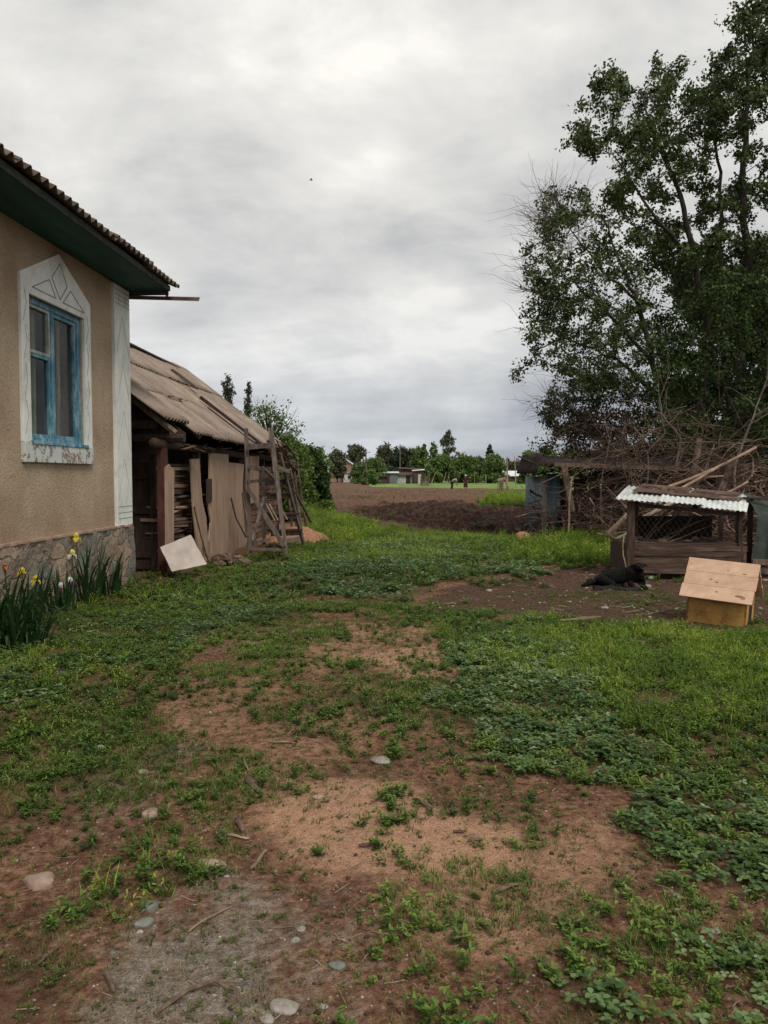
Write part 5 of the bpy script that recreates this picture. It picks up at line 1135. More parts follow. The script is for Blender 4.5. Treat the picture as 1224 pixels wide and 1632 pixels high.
def dog():
    c = onG(1000, 932); c.x += .02; t = thing('dog', 'black shaggy dog lying on the bare dirt in front of the cage, facing the viewer', 'dog', c)
    # local: x right, y away, z up; chest and head at the right, rump and tail to the left and back
    hip = (-.30, .14, .12)
    sp = [(hip, (.105,.12)), ((-.17,.12,.15), (.115,.12)), ((-.02,.08,.17), (.115,.13)), ((.08,.02,.19), (.105,.12)), ((.11,-.03,.26), (.075,.08)), ((.115,-.07,.315), (.078,.075)), ((.115,-.14,.295), (.045,.04)), ((.115,-.185,.283), (.028,.026))]
    legs = []
    for sx in (-1, 1):
        legs.append([sp[3], ((.08+.075*sx, -.02, .12), .05), ((.085+.08*sx, -.06, .045), .038), ((.085+.07*sx, -.19, .032), .028), ((.085+.07*sx, -.26, .026), .03)])
    legs.append([(hip, (.105,.12)), ((-.36,.03,.10), .07), ((-.22,-.06,.06), .045), ((-.30,-.13,.035), .028), ((-.22,-.19,.028), .028)])
    legs.append([(hip, (.105,.12)), ((-.38,.22,.08), .06), ((-.26,.27,.05), .04), ((-.18,.27,.03), .026)])
    tail = [(hip, (.105,.12)), ((-.42,.12,.085), .04), ((-.55,.06,.05), .035), ((-.66,-.02,.035), .022)]
    body = skin_body('body', [sp]+legs+[tail], M['fur'], t)
    tex = bpy.data.textures.new('fur', 'CLOUDS'); tex.noise_scale = .035; dm = body.modifiers.new('shag', 'DISPLACE'); dm.texture = tex; dm.strength = .035; dm.mid_level = .5
    def P(n, f, m_): m = MB(); f(m); m.v = [tuple(Vector(p)+c) for p in m.v]; return obj(n, m, m_, t, smooth=True)
    for sx in (-1, 1):
        P('ear', lambda m: m.blob((.115+.075*sx, -.045, .325), (.018,.026,.045), 8, 6, .1, .5, 3, Matrix.Rotation(1.9*sx, 3, 'Y')), M['fur'])
        P('eye', lambda m: m.blob((.115+.035*sx, -.137, .325), (.009,.008,.009), 8, 6, 0, .8), mat('dog_eye', (.02,.012,.008), (.03,.018,.01), (.05,.03,.02), 5, rough=.1, bmp=0))
    P('nose', lambda m: m.blob((.115, -.212, .29), (.016,.012,.013), 8, 6, .05, .5), M['window_dark'])
    # hair tufts: fine tapering locks over the back and chest
    r = random.Random(2)
    def hair(m):
        for i in range(1500):
            k = r.random()*3.999; a, b = sp[int(k)][0], sp[int(k)+1][0]; f = k-int(k); p = Vector(a).lerp(Vector(b), f); th = r.uniform(-.4, 3.5); ax = (Vector(b)-Vector(a)).normalized(); e1 = ax.cross(UP).normalized(); e2 = e1.cross(ax)
            d_ = e1*math.cos(th)+e2*math.sin(th); q = p+d_*.105; e = q+d_*.018+Vector((-.3,-.1,-1))*.04*r.uniform(.5,1.2)+ax*-.015; s_ = ax*.004
            m.quad([q-s_, q+s_, e])
    P('coat', hair, M['fur'])
    for v in (): pass
    single('chain', lambda m: [m.tube([(p+q*.011*math.cos(a*.785)+w_*.007*math.sin(a*.785)) for a in range(9)], .0022, 4, .8, False) for p, q, w_ in [(onG(958+i*1.55, 921+2.5*math.sin(i*.4)+i*.1)+UP*.03, Vector((math.cos(i*.3), math.sin(i*.3), 0)), (UP if i % 2 else Vector((-math.sin(i*.3), math.cos(i*.3), 0)))) for i in range(24)]], M['tin'], 'thin steel chain running left from the dog over the dirt', 'chain', onG(975, 922))
    def cloth(m):
        p = onG(960, 938); k = 26; vs = []
        for i in range(k+1):
            for j in range(11):
                u, v = i/k, j/10; x = p.x-.1+.62*u; y = p.y-.02+.16*v+.05*math.sin(u*6); z = gz(x, y)+.012+.05*abs(math.sin(u*7+v*3))*math.sin(math.pi*v)*(1-.4*u); vs.append((x, y, z))
        m.add(vs, [(i*11+j, (i+1)*11+j, (i+1)*11+j+1, i*11+j+1) for i in range(k) for j in range(10)])
    single('crumpled_cloth', cloth, M['blackcloth'], 'crumpled black cloth strip on the dirt in front of the dog', 'cloth', onG(975, 940), smooth=True)
    single('rag', lambda m: m.blob(onG(945, 928)+UP*.03, (.10,.06,.05), 12, 8, .4, .5, 5, flat=.5), M['blackcloth'], 'small black rag heap at the left end of the chain', 'rag', onG(945, 928), smooth=True)
    single('bone', lambda m: (m.tube([onG(1026,911)+UP*.05, onG(1034,908)+UP*.09, onG(1040,906)+UP*.06], [.03,.022,.028], 7, .7), m.blob(onG(1040,908)+UP*.06, (.035,.03,.04), 8, 6, .2, .7, 2)), M['stone'], 'pale bone like lump at the right flank of the dog', 'bone', onG(1034, 912), smooth=True)
dog()
single('clay_lump', lambda m: m.blob(onG(833,862)+UP*.08, (.2,.14,.11), 12, 8, .18, .5, 7, flat=.5), M['sawdust'], 'orange brown clay block lying in the weeds left of the woodshed', 'clay block', onG(833,864), smooth=True)
single('stick', lambda m: m.tube([W(843,833,19.0), W(852,844,18.8), W(865,858,18.5)], .018, 6, .6), M['twig'], 'thin grey stick propped from the ditch to the blue tin panel', 'stick', W(865,858,18.5))

# ------------------------------------------------------------------ loose stones and sticks in the foreground
ST = [(63,1402,.063,'stonepink','large rounded pinkish stone at the left edge of the foreground'), (228,1228,.030,'stone','pale oval stone on bare soil left of centre'), (607,1210,.052,'stone','flat whitish stone at the top of the sandy patch'), (605,1126,.028,'stone','small flat white stone at the grass edge above the sandy patch'),
 (236,1441,.040,'stonegreen','upper of two grey green stones on the gravel'), (230,1467,.034,'stonegreen','lower of two grey green stones on the gravel'), (453,1603,.038,'stone','pale oval stone at the bottom edge left of centre'), (425,1625,.026,'stone','small pale stone beside the oval one at the very bottom'),
 (480,1477,.018,'stone','higher of two little white stones below the sandy patch'), (471,1494,.018,'stone','lower of two little white stones below the sandy patch'), (538,1537,.028,'stonegreen','blue grey flat stone near the bottom centre'), (507,1271,.028,'stonepink','flat pinkish stone set in the sandy patch'),
 (1078,1426,.018,'stone','grey round pebble below the clover at right'), (240,1295,.045,'stonepink','flat angular brown stone beside the dark weeds'), (360,1404,.045,'rubble','dark brown bark like stone above the gravel'), (340,1372,.05,'stonepink','broad low pinkish stone half buried above the gravel'),
 (24,1365,.016,'stone','small whitish stone left of the dark weeds at the edge'), (160,1190,.035,'stone','pale flat slab half sunk in bare soil near the left weeds'), (515,1600,.015,'stone','tiny round stone near the bottom centre'), (1140,1482,.02,'stone','pale chip on the bare patch at lower right'), (670,905,.03,'stone','white stone in the weeds in the middle of the yard'), (55,1040,.001,'stone','')]
for i, (px, py, s_, mt, lab) in enumerate(ST):
    if not lab: continue
    c = onG(px, py); s_ *= .78; rr_ = random.Random(i); single('stone', lambda m: m.blob((c.x, c.y, c.z+s_*.12), (s_*rr_.uniform(1.1,1.45), s_*rr_.uniform(.75,1.05), s_*.55), 14, 10, .19, rr_.uniform(.5,.75), i+100, Matrix.Rotation(rr_.uniform(-.5,.5), 3, 'Z')), M[mt], lab, 'stone', c, 'loose stones on the yard' , smooth=True)
SK = [(428,1182,470,1184,.006,'palelog','pale straight stick in the weeds right of centre left'), (388,1205,396,1228,.006,'palelog','short pale splinter above the brown chips'), (400,1380,424,1352,.007,'palelog','thick straw slanting up at the left rim of the sandy patch'), (362,1327,398,1332,.006,'palelog','pale flat stick left of the sandy patch'),
 (168,1552,182,1585,.008,'oldwood','dark stick on the left side of the gravel'), (246,1618,372,1578,.006,'oldwood','long bent twig across the bottom of the gravel'), (785,1424,828,1411,.008,'oldwood','dark twig right of the sandy patch'), (662,1275,690,1290,.010,'brush','dark bark chip at the top right rim of the sand'),
 (572,1352,600,1346,.007,'brush','dark chip in the middle of the sand'), (722,1328,742,1327,.006,'brush','small dark chip near the right of the sand'), (746,1343,770,1341,.007,'brush','second dark chip just below the small one'), (60,1535,150,1465,.005,'oldwood','long straight dry stalk at lower left'),
 (392,1247,418,1268,.013,'brush','curled brown bark piece at the top left of the sand'), (376,1308,388,1325,.012,'brush','stubby brown twig between dark weeds and sand'), (300,1480,370,1440,.004,'palelog','fine pale straw over the gravel'), (108,1190,134,1172,.005,'palelog','pale twig at the edge of the left weeds')]
for i, (x0, y0, x1, y1, ra, mt, lab) in enumerate(SK):
    a, b = onG(x0, y0), onG(x1, y1); r = random.Random(i+7); a.z += ra; b.z += ra
    single('stick', lambda m: m.tube([p+UP*.004 for p in curved(a, b, r, .05, 6)] if i != 5 else [a, a.lerp(b,.35)+Vector((0,.05,.01)), a.lerp(b,.7)+Vector((.0,.05,.015)), b], [ra*.8, ra, ra, ra*.95, ra*.8, ra*.5] if i != 5 else [ra, ra, ra*.9, ra*.4], 6, r.uniform(.3,.8), True, .15), M[mt], lab, 'stick', a, 'loose sticks on the yard')

# ------------------------------------------------------------------ trees
def leaves_np(cent, n_each, spread, size, seed, elong=1.7, droop=0.0, twigs=None):
    """leaf-sized folded triangles scattered round many small sprays"""
    r = np.random.default_rng(seed); c = np.repeat(cent, n_each, 0); n = len(c)
    p = c + r.normal(0, 1, (n, 3))*spread
    a = r.normal(0, 1, (n, 3)); a[:, 2] -= droop; a /= np.linalg.norm(a, axis=1)[:, None]; b = r.normal(0, 1, (n, 3)); b -= a*(a*b).sum(1)[:, None]; b /= np.linalg.norm(b, axis=1)[:, None]
    s_ = size*r.uniform(.6, 1.35, n)[:, None]; nn = np.cross(a, b)
    V = np.stack([p-a*s_*elong/2, p+b*s_*.5+nn*s_*.12, p+a*s_*elong/2, p-b*s_*.5+nn*s_*.12], 1).reshape(-1, 3)
    k = (np.arange(n)*4)[:, None]; T = np.concatenate([k+[0, 1, 2], k+[0, 2, 3]], 0)
    return V, T, np.repeat(r.random(n), 4)
def inp(px, py, P): return bool(inpoly(np.array([px]), np.array([py]), P)[0])
def sample_env(P, n, Y, dy, seed, mind=0):
    """clump centres inside an outline standing at depth Y, spread through the crown's own depth"""
    r = random.Random(seed); xs = [a for a, b in P]; ys = [b for a, b in P]; out = []; pk = []; tries = 0
    while len(out) < n and tries < n*60:
        tries += 1; x, y = r.uniform(min(xs), max(xs)), r.uniform(min(ys), max(ys))
        if not inp(x, y, P): continue
        if mind and any((x-a)**2+(y-b)**2 < mind**2 for a, b in pk[-60:]): continue
        pk.append((x, y)); out.append(W(x, y, Y+r.uniform(-dy, dy)))
    return out
def limbs_nearest(limbs, p):
    best = None
    for L_ in limbs:
        for i, (q, ra) in enumerate(L_):
            d_ = (q-p).length + max(0, (q.z-p.z))*1.2
            if best is None or d_ < best[0]: best = (d_, q, ra)
    return best
def densify(pts, k=6):
    out = []
    for i in range(len(pts)-1):
        (a, ra), (b, rb) = pts[i], pts[i+1]
        for j in range(k): t = j/k; out.append((a.lerp(b, t), ra+(rb-ra)*t))
    out.append(pts[-1]); return out
def big_tree(label, base, limbs_px, env, Y, dy, nclump, lpc, spread, lsize, leaf, seed, bare=0, baren=0, bareenv=None, elong=1.6, cat='tree', group=None, twr=.012, mind=14):
    r = random.Random(seed); t = thing('tree', label, cat, base, group); m = MB(); limbs = []
    for L_ in limbs_px:
        pts = densify([(W(a, b, Y+dd), ra) for a, b, dd, ra in L_], 5); q = []
        for i, (p, ra) in enumerate(pts): q.append((p+Vector([r.uniform(-1,1)*.05 for _ in range(3)])*(0 < i), ra))
        limbs.append(q); m.tube([p for p, ra in q], [ra*.62 for p, ra in q], 9, .5, True, .07)
    cl = sample_env(env, nclump, Y, dy, seed+1, mind); sprays = []; order = sorted(cl, key=lambda p: min((p-l[0][0]).length for l in limbs)); tw = MB()
    for p in order:
        _, q, ra = limbs_nearest(limbs, p); L_ = (p-q).length; r0 = min(ra*.6, .006+.012*L_); c = curved(q, p, r, .08, 7)
        for i in range(1, 6): c[i].z += .06*L_*math.sin(math.pi*i/6)
        rad = [r0*(1-.8*i/6) for i in range(7)]; (m if r0 > .03 else tw).tube(c, rad, 5, .5, False)
        limbs.append([(c[k], max(.01, rad[k])) for k in (2, 4, 6)])
        for k in range(5):
            v = Vector([r.gauss(0, 1) for _ in range(3)]).normalized()*spread*r.uniform(.8, 2.0); v.z = v.z*.7+.1*spread; e = p+v; tw.tube(curved(p, e, r, .12, 4), [twr*.6, twr*.5, twr*.35, twr*.2], 3, r.uniform(.3,.7), False)
            for f in (.35, .7, 1.0): sprays.append(p.lerp(e, f)+Vector([r.gauss(0, .04) for _ in range(3)]))
    for q in (sample_env(bareenv, baren, Y, dy, seed+9) if bareenv else []):
        _, s_, ra = limbs_nearest(limbs, q); c = curved(s_, q, r, .10, 7); tw.tube(c, [twr*(1.3-1.1*i/6) for i in range(7)], 4, r.uniform(.4,.9), False)
        for k in range(7):
            j = r.randint(2, 6); v = ((c[j]-c[j-1]).normalized()+Vector([r.gauss(0,.5) for _ in range(3)]))*r.uniform(.25,.7); tw.tube(curved(c[j], c[j]+v, r, .12, 4), [twr*.5, twr*.42, twr*.3, twr*.15], 3, r.uniform(.4,.9), False)
    o = obj('trunk', m, M['bark'], t, smooth=True); obj('twigs', tw, M['twig'], t)
    V, T, C = leaves_np(np.array([s_[:] for s_ in sprays]), lpc, spread*.30, lsize, seed, elong); tris('crown', V, T, C, leaf, t, loc=tuple(base)); print(label[:30], len(sprays), len(T))
    return t
def gb(px, Y): p = W(px, 800, Y); p.z = 0; return p
EN1 = [(918,232),(938,130),(985,112),(1052,62),(1085,105),(1108,70),(1140,60),(1172,35),(1196,-10),(1240,-60),(1400,-90),(1500,60),(1520,420),(1400,560),(1240,600),(1130,560),(1080,470),(1010,400),(975,330),(955,262)]
big_tree('tall dark elm towering at the right edge', gb(1195, 21), [[(1180,860,0,.30),(1190,700,0,.26),(1180,560,.2,.22),(1195,430,.1,.18),(1180,300,-.2,.14),(1190,180,0,.10),(1200,60,.2,.05)],
  [(1182,700,0,.22),(1130,560,-.8,.17),(1110,430,-.9,.13),(1090,330,-1.2,.10),(1050,230,-1.4,.07),(1020,150,-1.2,.03)], [(1190,700,0,.2),(1225,560,1,.16),(1260,400,1.4,.13),(1290,250,1.2,.10),(1310,100,1,.05)],
  [(1185,560,.2,.14),(1145,430,1,.11),(1150,300,1.4,.08),(1130,180,1.2,.04)], [(1110,430,-.9,.09),(1040,340,-1.5,.06),(980,250,-1.6,.03)], [(1195,420,.1,.12),(1300,330,-1,.07),(1400,250,-1.4,.04)]],
  EN1, 21, 2.4, 480, 16, .26, .062, M['treeleaf'], 101, mind=9)
EN2 = [(862,300),(900,300),(960,330),(1005,400),(1055,470),(1060,560),(1030,620),(960,625),(905,600),(840,595),(822,605),(845,540),(838,470),(842,405),(858,360)]
BE2 = [(832,350),(858,285),(905,290),(950,320),(930,380),(850,480),(830,540),(820,420)]
big_tree('smaller leaning elm with bare twig tips left of the tall one', gb(1085, 19.5), [[(1100,860,0,.20),(1090,760,0,.17),(1070,660,0,.15),(1040,580,0,.12),(1015,480,-.2,.09),(990,420,-.2,.05),(960,350,-.2,.03)],
  [(1085,720,0,.13),(1120,640,.6,.11),(1125,560,.8,.08),(1090,500,.8,.05)], [(1040,580,0,.09),(970,500,-.8,.06),(900,440,-1,.03)], [(1060,640,0,.09),(980,570,.6,.06),(900,540,.8,.04),(845,560,.6,.02)], [(1015,480,-.2,.06),(950,420,.6,.04),(890,340,.8,.015)]],
  EN2, 19.5, 1.5, 170, 9, .22, .052, M['treeleaf'], 103, baren=62, bareenv=BE2, mind=11)
EN3 = [(1075,440),(1110,420),(1180,400),(1300,380),(1500,330),(1560,700),(1230,800),(1060,800),(1030,720),(1060,600),(1075,500)]
big_tree('dense fresh green tree filling the gap behind the tall elm', gb(1180, 25), [[(1170,840,0,.2),(1160,700,0,.16),(1150,560,0,.1),(1140,450,0,.05)], [(1165,760,0,.15),(1250,600,0,.1),(1320,450,0,.05)], [(1165,780,0,.12),(1080,680,0,.08),(1060,620,0,.04)], [(1300,840,0,.18),(1330,640,0,.12),(1400,450,0,.06)]],
  EN3, 25, 2.6, 430, 24, .40, .085, M['treeleaf2'], 105, mind=9)
EN5 = [(1030,640),(1045,560),(1090,500),(1150,450),(1240,430),(1400,420),(1420,760),(1160,740),(1060,700)]
big_tree('leafy sucker growth hanging in front of the elm trunks', gb(1150, 18.2), [[(1160,860,0,.05),(1150,740,0,.04),(1120,640,0,.03),(1100,560,0,.015)], [(1155,800,0,.04),(1200,660,0,.03),(1230,520,0,.015)], [(1160,830,0,.04),(1290,640,0,.03),(1330,480,0,.015)]],
  EN5, 18.4, .6, 210, 8, .26, .055, M['treeleaf2'], 109, mind=14, cat='thicket', twr=.010)
EN4 = [(868,640),(905,600),(960,600),(1060,620),(1180,640),(1300,640),(1300,840),(1000,830),(930,760),(870,735),(858,700)]
BE4 = [(835,640),(870,600),(960,560),(1040,600),(1000,680),(880,690),(850,680)]
big_tree('low twiggy thicket with drooping bare branches above the woodshed', gb(1000, 21.5), [[(1000,850,0,.1),(985,760,0,.08),(960,690,0,.05),(900,650,0,.03)], [(1060,850,0,.1),(1070,760,0,.08),(1050,680,0,.04)], [(960,850,.5,.08),(930,760,.5,.06),(900,710,.5,.03)], [(1150,850,0,.1),(1160,740,0,.06),(1200,680,0,.03)]],
  EN4, 21.5, 1.1, 260, 10, .24, .055, M['treeleaf'], 107, baren=60, bareenv=BE4, mind=11, cat='thicket')
def withered():
    t = thing('withered_tree', 'withered brown leaved branches drooping over the woodshed roof', 'tree', gb(930, 20.2)); r = random.Random(5); m = MB(); sp = []
    root = [(W(985,850,20.2), .07), (W(975,760,20.2), .06), (W(960,700,20.1), .05), (W(945,660,20), .03)]; m.tube([p for p, _ in root], [a for _, a in root], 7)
    for i in range(46):
        s_ = root[r.randint(1, 3)][0]; e = W(r.uniform(860,1010), r.uniform(630,735), 20.2+r.uniform(-.8,.8)); c = curved(s_, e, r, .12, 7); m.tube(c, [.012-.0016*k for k in range(7)], 4, .5, False)
        for k in range(3, 7): sp.append(c[k]+Vector((0, 0, -.05))); sp.append(c[k]+Vector([r.gauss(0,.15) for _ in range(3)]))
    obj('trunk', m, M['brush'], t); V, T, C = leaves_np(np.array([s_[:] for s_ in sp]), 9, .10, .045, 5, 1.8, .6); tris('crown', V, T, C, M['deadleaf'], t, loc=tuple(gb(930, 20.2)))
withered()
# long arching dead boughs in front of the dark trees
for i, (pts, lab) in enumerate((([(1170,800,15),(1172,740,15),(1190,690,15),(1205,650,15),(1224,600,15),(1240,560,15)],'pale arching bough rising at the right edge'), ([(1075,760,16.5),(1085,700,16.5),(1055,660,16.5),(1010,640,16.5)],'forked dead bough curving left over the brushwood'),
    ([(1030,790,16),(1032,720,16),(1060,690,16),(1050,640,16.2),(1066,590,16.2)],'thin S shaped dead bough before the dark leaves'), ([(1090,745,16),(1140,715,16),(1185,705,16),(1260,690,16)],'long thin greenish rod lying over the brushwood to the right'), ([(960,860,17),(958,780,17),(972,700,17),(962,650,17.2)],'tall dead sapling rising left of the cage'))):
    r = random.Random(i+60); pp = [W(*q) for q in pts]; ra = .028 if i in (0, 1) else .016
    def f(m):
        k = []; 
        for a, b in zip(pp[:-1], pp[1:]): k += curved(a, b, r, .03, 4)[:-1]
        k.append(pp[-1]); m.tube(k, [ra*(1-.75*j/len(k)) for j in range(len(k))], 6, .75)
        for j in range(2, len(k), 1):
            v = (k[j]-k[j-1]).normalized()+Vector([r.gauss(0,.7) for _ in range(3)]); m.tube(curved(k[j], k[j]+v*r.uniform(.2,.7), r, .1, 5), [ra*.35, ra*.3, ra*.22, ra*.16, ra*.1], 4, .75, False)
    single('dead_bough', f, M['twig'], lab, 'bough', pp[0])

def simple_tree(label, px, ytop, wpx, Y, kind, seed, leaf='farleaf', group='trees along the far edge of the field', ybase=None, n=None, lsize=None, name='tree', cat='tree', trunkh=.15, bare=0, lpc=9):
    r = random.Random(seed); base = gb(px, Y); s_ = Y/F; top = (HZ-ytop)*s_+EYE; w_ = wpx*s_; zb = top*trunkh if ybase is None else max(0, (HZ-ybase)*s_+EYE)
    t = thing(name, label, cat, base, group); m = MB()
    lean = r.uniform(-.04,.04)*top; tr = [(base+Vector((lean*q, 0, top*q*.93))) for q in (0, .3, .6, 1)]; tk = .02*top+.02; m.tube(tr, [tk, tk*.8, tk*.45, tk*.1], 7, .5, True, .1)
    n = n or 70; sp = []; lobes = [(r.uniform(-1,1), r.random(), r.uniform(.55,1.0)) for _ in range(7)]
    for i in range(n):
        q = r.random(); 
        if kind == 'poplar': rad = .5*math.sin(math.pi*min(1, q*.86+.12))**.7
        elif kind == 'upright': rad = .5*(math.sin(math.pi*min(1, q*.75+.2)))
        elif kind == 'bush': rad = .5*math.sqrt(max(0, 1-(q*.98)**2.4))
        elif kind == 'cone': rad = .5*(1-q)+.04
        else: rad = .5*math.sqrt(max(.03, 1-(2*q-.9)**2))
        a = r.uniform(0, 6.28); rr_ = rad*(.35+.65*math.sqrt(r.random()))*(1+.28*math.sin(a*3+q*9+seed)); p = base+Vector((math.cos(a)*rr_*w_+lean*q, math.sin(a)*rr_*w_*.9, zb+(top-zb)*q*(1+.05*math.sin(a*2+seed))))
        tq = tr[0].lerp(tr[-1], min(1, p.z/top*.75)); m.tube([tq, (tq+p)/2+Vector((0,0,.03*top)), p], [tk*.25, tk*.15, tk*.05], 4, .5, False)
        sp.append(p); sp.append(p+Vector([r.gauss(0, .05*w_) for _ in range(3)])); sp.append(p+Vector((r.gauss(0,.04*w_), r.gauss(0,.04*w_), .04*top*r.random())))
    for i in range(26 if kind in ('bush', 'round') else 0):          # shoots that break the outline
        a = r.uniform(0, 6.28); q = r.uniform(.45, 1.0); p0 = base+Vector((math.cos(a)*w_*.42*math.sqrt(max(.1, 1-q*q*.8)), math.sin(a)*w_*.3, zb+(top-zb)*q*.93)); v = Vector((math.cos(a)*.5, math.sin(a)*.5, r.uniform(.4, 1.5))).normalized()*top*r.uniform(.06, .17); c = curved(p0, p0+v, r, .08, 5)
        m.tube(c, [tk*.12, tk*.1, tk*.07, tk*.05, tk*.02], 3, .5, False)
        for k in (1, 2, 3, 4):
            if r.random() < .75: sp.append(c[k])
    for i in range(bare):
        a = r.uniform(-1,1); p = base+Vector((a*w_*.6, 0, top*r.uniform(.9,1.12))); m.tube(curved(tr[2], p, r, .06, 6), [tk*.2, tk*.17, tk*.12, tk*.09, tk*.06, tk*.03], 4, .5, False)
    obj('trunk', m, M['bark'], t); V, T, C = leaves_np(np.array([q[:] for q in sp]), lpc, .042*w_+.012*min(top, 6), lsize or max(.07, Y*.0019), seed, 1.5); V[:, 2] = np.maximum(V[:, 2], .02); tris('crown', V, T, C, M[leaf], t, loc=tuple(base))
GP = 'poplars behind the barn'
simple_tree('taller dark poplar showing over the barn roof', 369, 597, 22, 85, 'poplar', 1, 'fardark', GP, n=90); simple_tree('shorter narrow poplar beside the barn roof edge', 392, 615, 14, 85, 'poplar', 2, 'fardark', GP, n=70)
GS = 'shrubs beyond the barn'
simple_tree('light airy tree with bare upper twigs behind the barn end', 432, 650, 92, 34, 'round', 3, 'shrubleaf', GS, n=120, bare=26, lsize=.075, trunkh=.3, lpc=7)
simple_tree('dense green shrub right behind the trestle', 462, 704, 74, 31, 'bush', 4, 'shrubleaf', GS, n=230, lsize=.085, name='shrub', cat='shrub', trunkh=.0, lpc=16)
simple_tree('rounded dark green shrub beside the path', 494, 722, 46, 36, 'bush', 5, 'treeleaf2', GS, n=260, lsize=.11, name='shrub', cat='shrub', trunkh=.0, lpc=18)
simple_tree('low leafy bush at the foot of the barn end', 452, 722, 60, 25, 'bush', 14, 'shrubleaf', GS, n=200, lsize=.08, name='shrub', cat='shrub', trunkh=.0, lpc=14)
simple_tree('low dark bush at the right end of the shrub row', 513, 742, 22, 38, 'bush', 6, 'treeleaf2', GS, n=110, lsize=.10, name='shrub', cat='shrub', trunkh=0, lpc=14)
simple_tree('small leafy weed bush at the edge of the path', 521, 800, 26, 32, 'bush', 7, 'shrubleaf', GS, n=50, lsize=.09, name='shrub', cat='shrub', trunkh=0)
FT = [(513,716,34,120,'upright','farleaf','spiky green tree at the left end of the far row'), (538,720,26,175,'round','farolive','olive brown round tree left of the pink house'), (566,713,32,230,'round','farolive','tall olive tree behind the pink house'), (573,742,26,150,'bush','farleaf','low bright bush in front of the pink house'),
 (598,734,34,150,'bush','farleaf','broad green bush right of the pink house'), (613,711,22,220,'round','farolive','sparse grey green tree above the low sheds'), (642,717,44,215,'bush','fardark','broad dark green tree behind the low sheds'), (588,752,22,130,'bush','farleaf','small round bush left of the grey shed'),
 (669,716,26,190,'bush','farleaf','mid green tree right of the dark broad one'), (676,709,7,200,'cone','fardark','thin dark spire of a tree right of the sheds'), (691,709,18,190,'upright','farleaf','loose upright young tree left of the tallest'), (714,690,28,185,'upright','farolive','tallest ragged tree of the far row'),
 (704,729,44,165,'bush','farleaf','wide green bush below the tallest tree'), (742,730,42,165,'bush','farleaf','wide green bush behind the two people'), (765,733,34,180,'bush','farolive','duller green bush right of the two people'), (788,728,36,160,'bush','farleaf','rounded green tree left of the white building'),
 (778,712,12,240,'poplar','fardark','dark round topped poplar above the bushes'), (808,732,6,260,'cone','fardark','tiny dark conifer above the white building'), (822,738,40,230,'bush','farolive','brownish hedge above the white building'), (843,722,30,150,'bush','farleaf','green bush between the white building and the woodshed'),
 (868,716,34,140,'bush','farleaf','large green bush partly behind the woodshed end'), (590,742,40,240,'bush','fardark','dark low wood edge behind the green bushes'), (660,738,60,240,'bush','fardark','dark wood edge between sheds and tall tree'), (730,736,70,240,'bush','fardark','dark wood edge behind the tallest tree'), (800,742,60,250,'bush','fardark','dark wood edge behind the white building'),
 (910,722,60,150,'bush','farleaf','green bush seen through the woodshed opening'), (980,715,80,160,'bush','farleaf','green trees hidden behind the woodshed right half'), (1075,705,90,150,'bush','farleaf','green trees beyond the brushwood heap'), (850,742,60,280,'bush','fardark','dark wood edge right of the white building'), (480,738,60,200,'bush','fardark','dark wood edge behind the shrub row')]
for i, (px, yt, w_, Y, kd, lf, lab) in enumerate(FT): simple_tree(lab, px, yt, w_, Y, kd, 200+i, lf, n=95 if kd in ('bush', 'round') else 60, trunkh=.04 if kd == 'bush' else .18, lpc=20 if kd == 'bush' else 13)

# ------------------------------------------------------------------ far buildings
def farhouse():
    Y = 190; s_ = Y/F; t = thing('far_house', 'pink gabled house with pale sheet roof at the far left of the field', 'house', gb(560, Y))
    def P(n, f, mt, par=None): m = MB(); f(m); return obj(n, m, M[mt], par or t)
    b = gb(545, Y); L_ = 7.2; hw = 3.6; e = 3.6; rz = 6.3; x0 = b.x-3.2; x1 = x0+hw*2
    def body(m):
        m.box(((x0+x1)/2, Y+L_/2+.1, e/2), (hw*2, L_, e)); m.poly([(x0, Y+.1, e), (x1, Y+.1, e), ((x0+x1)/2, Y+.1, rz-.1)], (0, -1, 0), .2)
    P('wall', body, 'pinkwall')
    rf = P('roof', lambda m: (m.poly([((x0+x1)/2, Y-.4, rz), (x1+.9, Y-.4, e-.35), (x1+.9, Y+L_+.6, e-.35), ((x0+x1)/2, Y+L_+.6, rz)], (.6, 0, .8), .22), m.poly([(x0-.7, Y-.4, e-.3), ((x0+x1)/2-.01, Y-.4, rz), ((x0+x1)/2-.01, Y+L_+.6, rz), (x0-.7, Y+L_+.6, e-.3)], (-.6, 0, .8), .22)), 'lightroof')
    P('chimney', lambda m: m.box(((x0+x1)/2+.9, Y+4, rz+.2), (.5, .5, 1.2)), 'farrust', rf)
    P('porch', lambda m: (m.box((x0+5.0, Y-.9, 1.1), (2.6, 1.8, 2.2)), m.box((x0+5.0, Y-1.0, 2.35), (3.0, 2.2, .12))), 'whitewall')
    for x in (x0+1.6, x0+3.0, x0+5.2):
        f = P('window', lambda m: m.box((x, Y-.02 if x < x0+4 else Y-1.83, 2.0 if x < x0+4 else 1.3), (1.0, .08, 1.2 if x < x0+4 else 1.0)), 'whitewall'); P('pane', lambda m: m.box((x, Y-.08 if x < x0+4 else Y-1.89, 2.0 if x < x0+4 else 1.3), (.76, .06, .95 if x < x0+4 else .75)), 'window_dark', f)
farhouse()
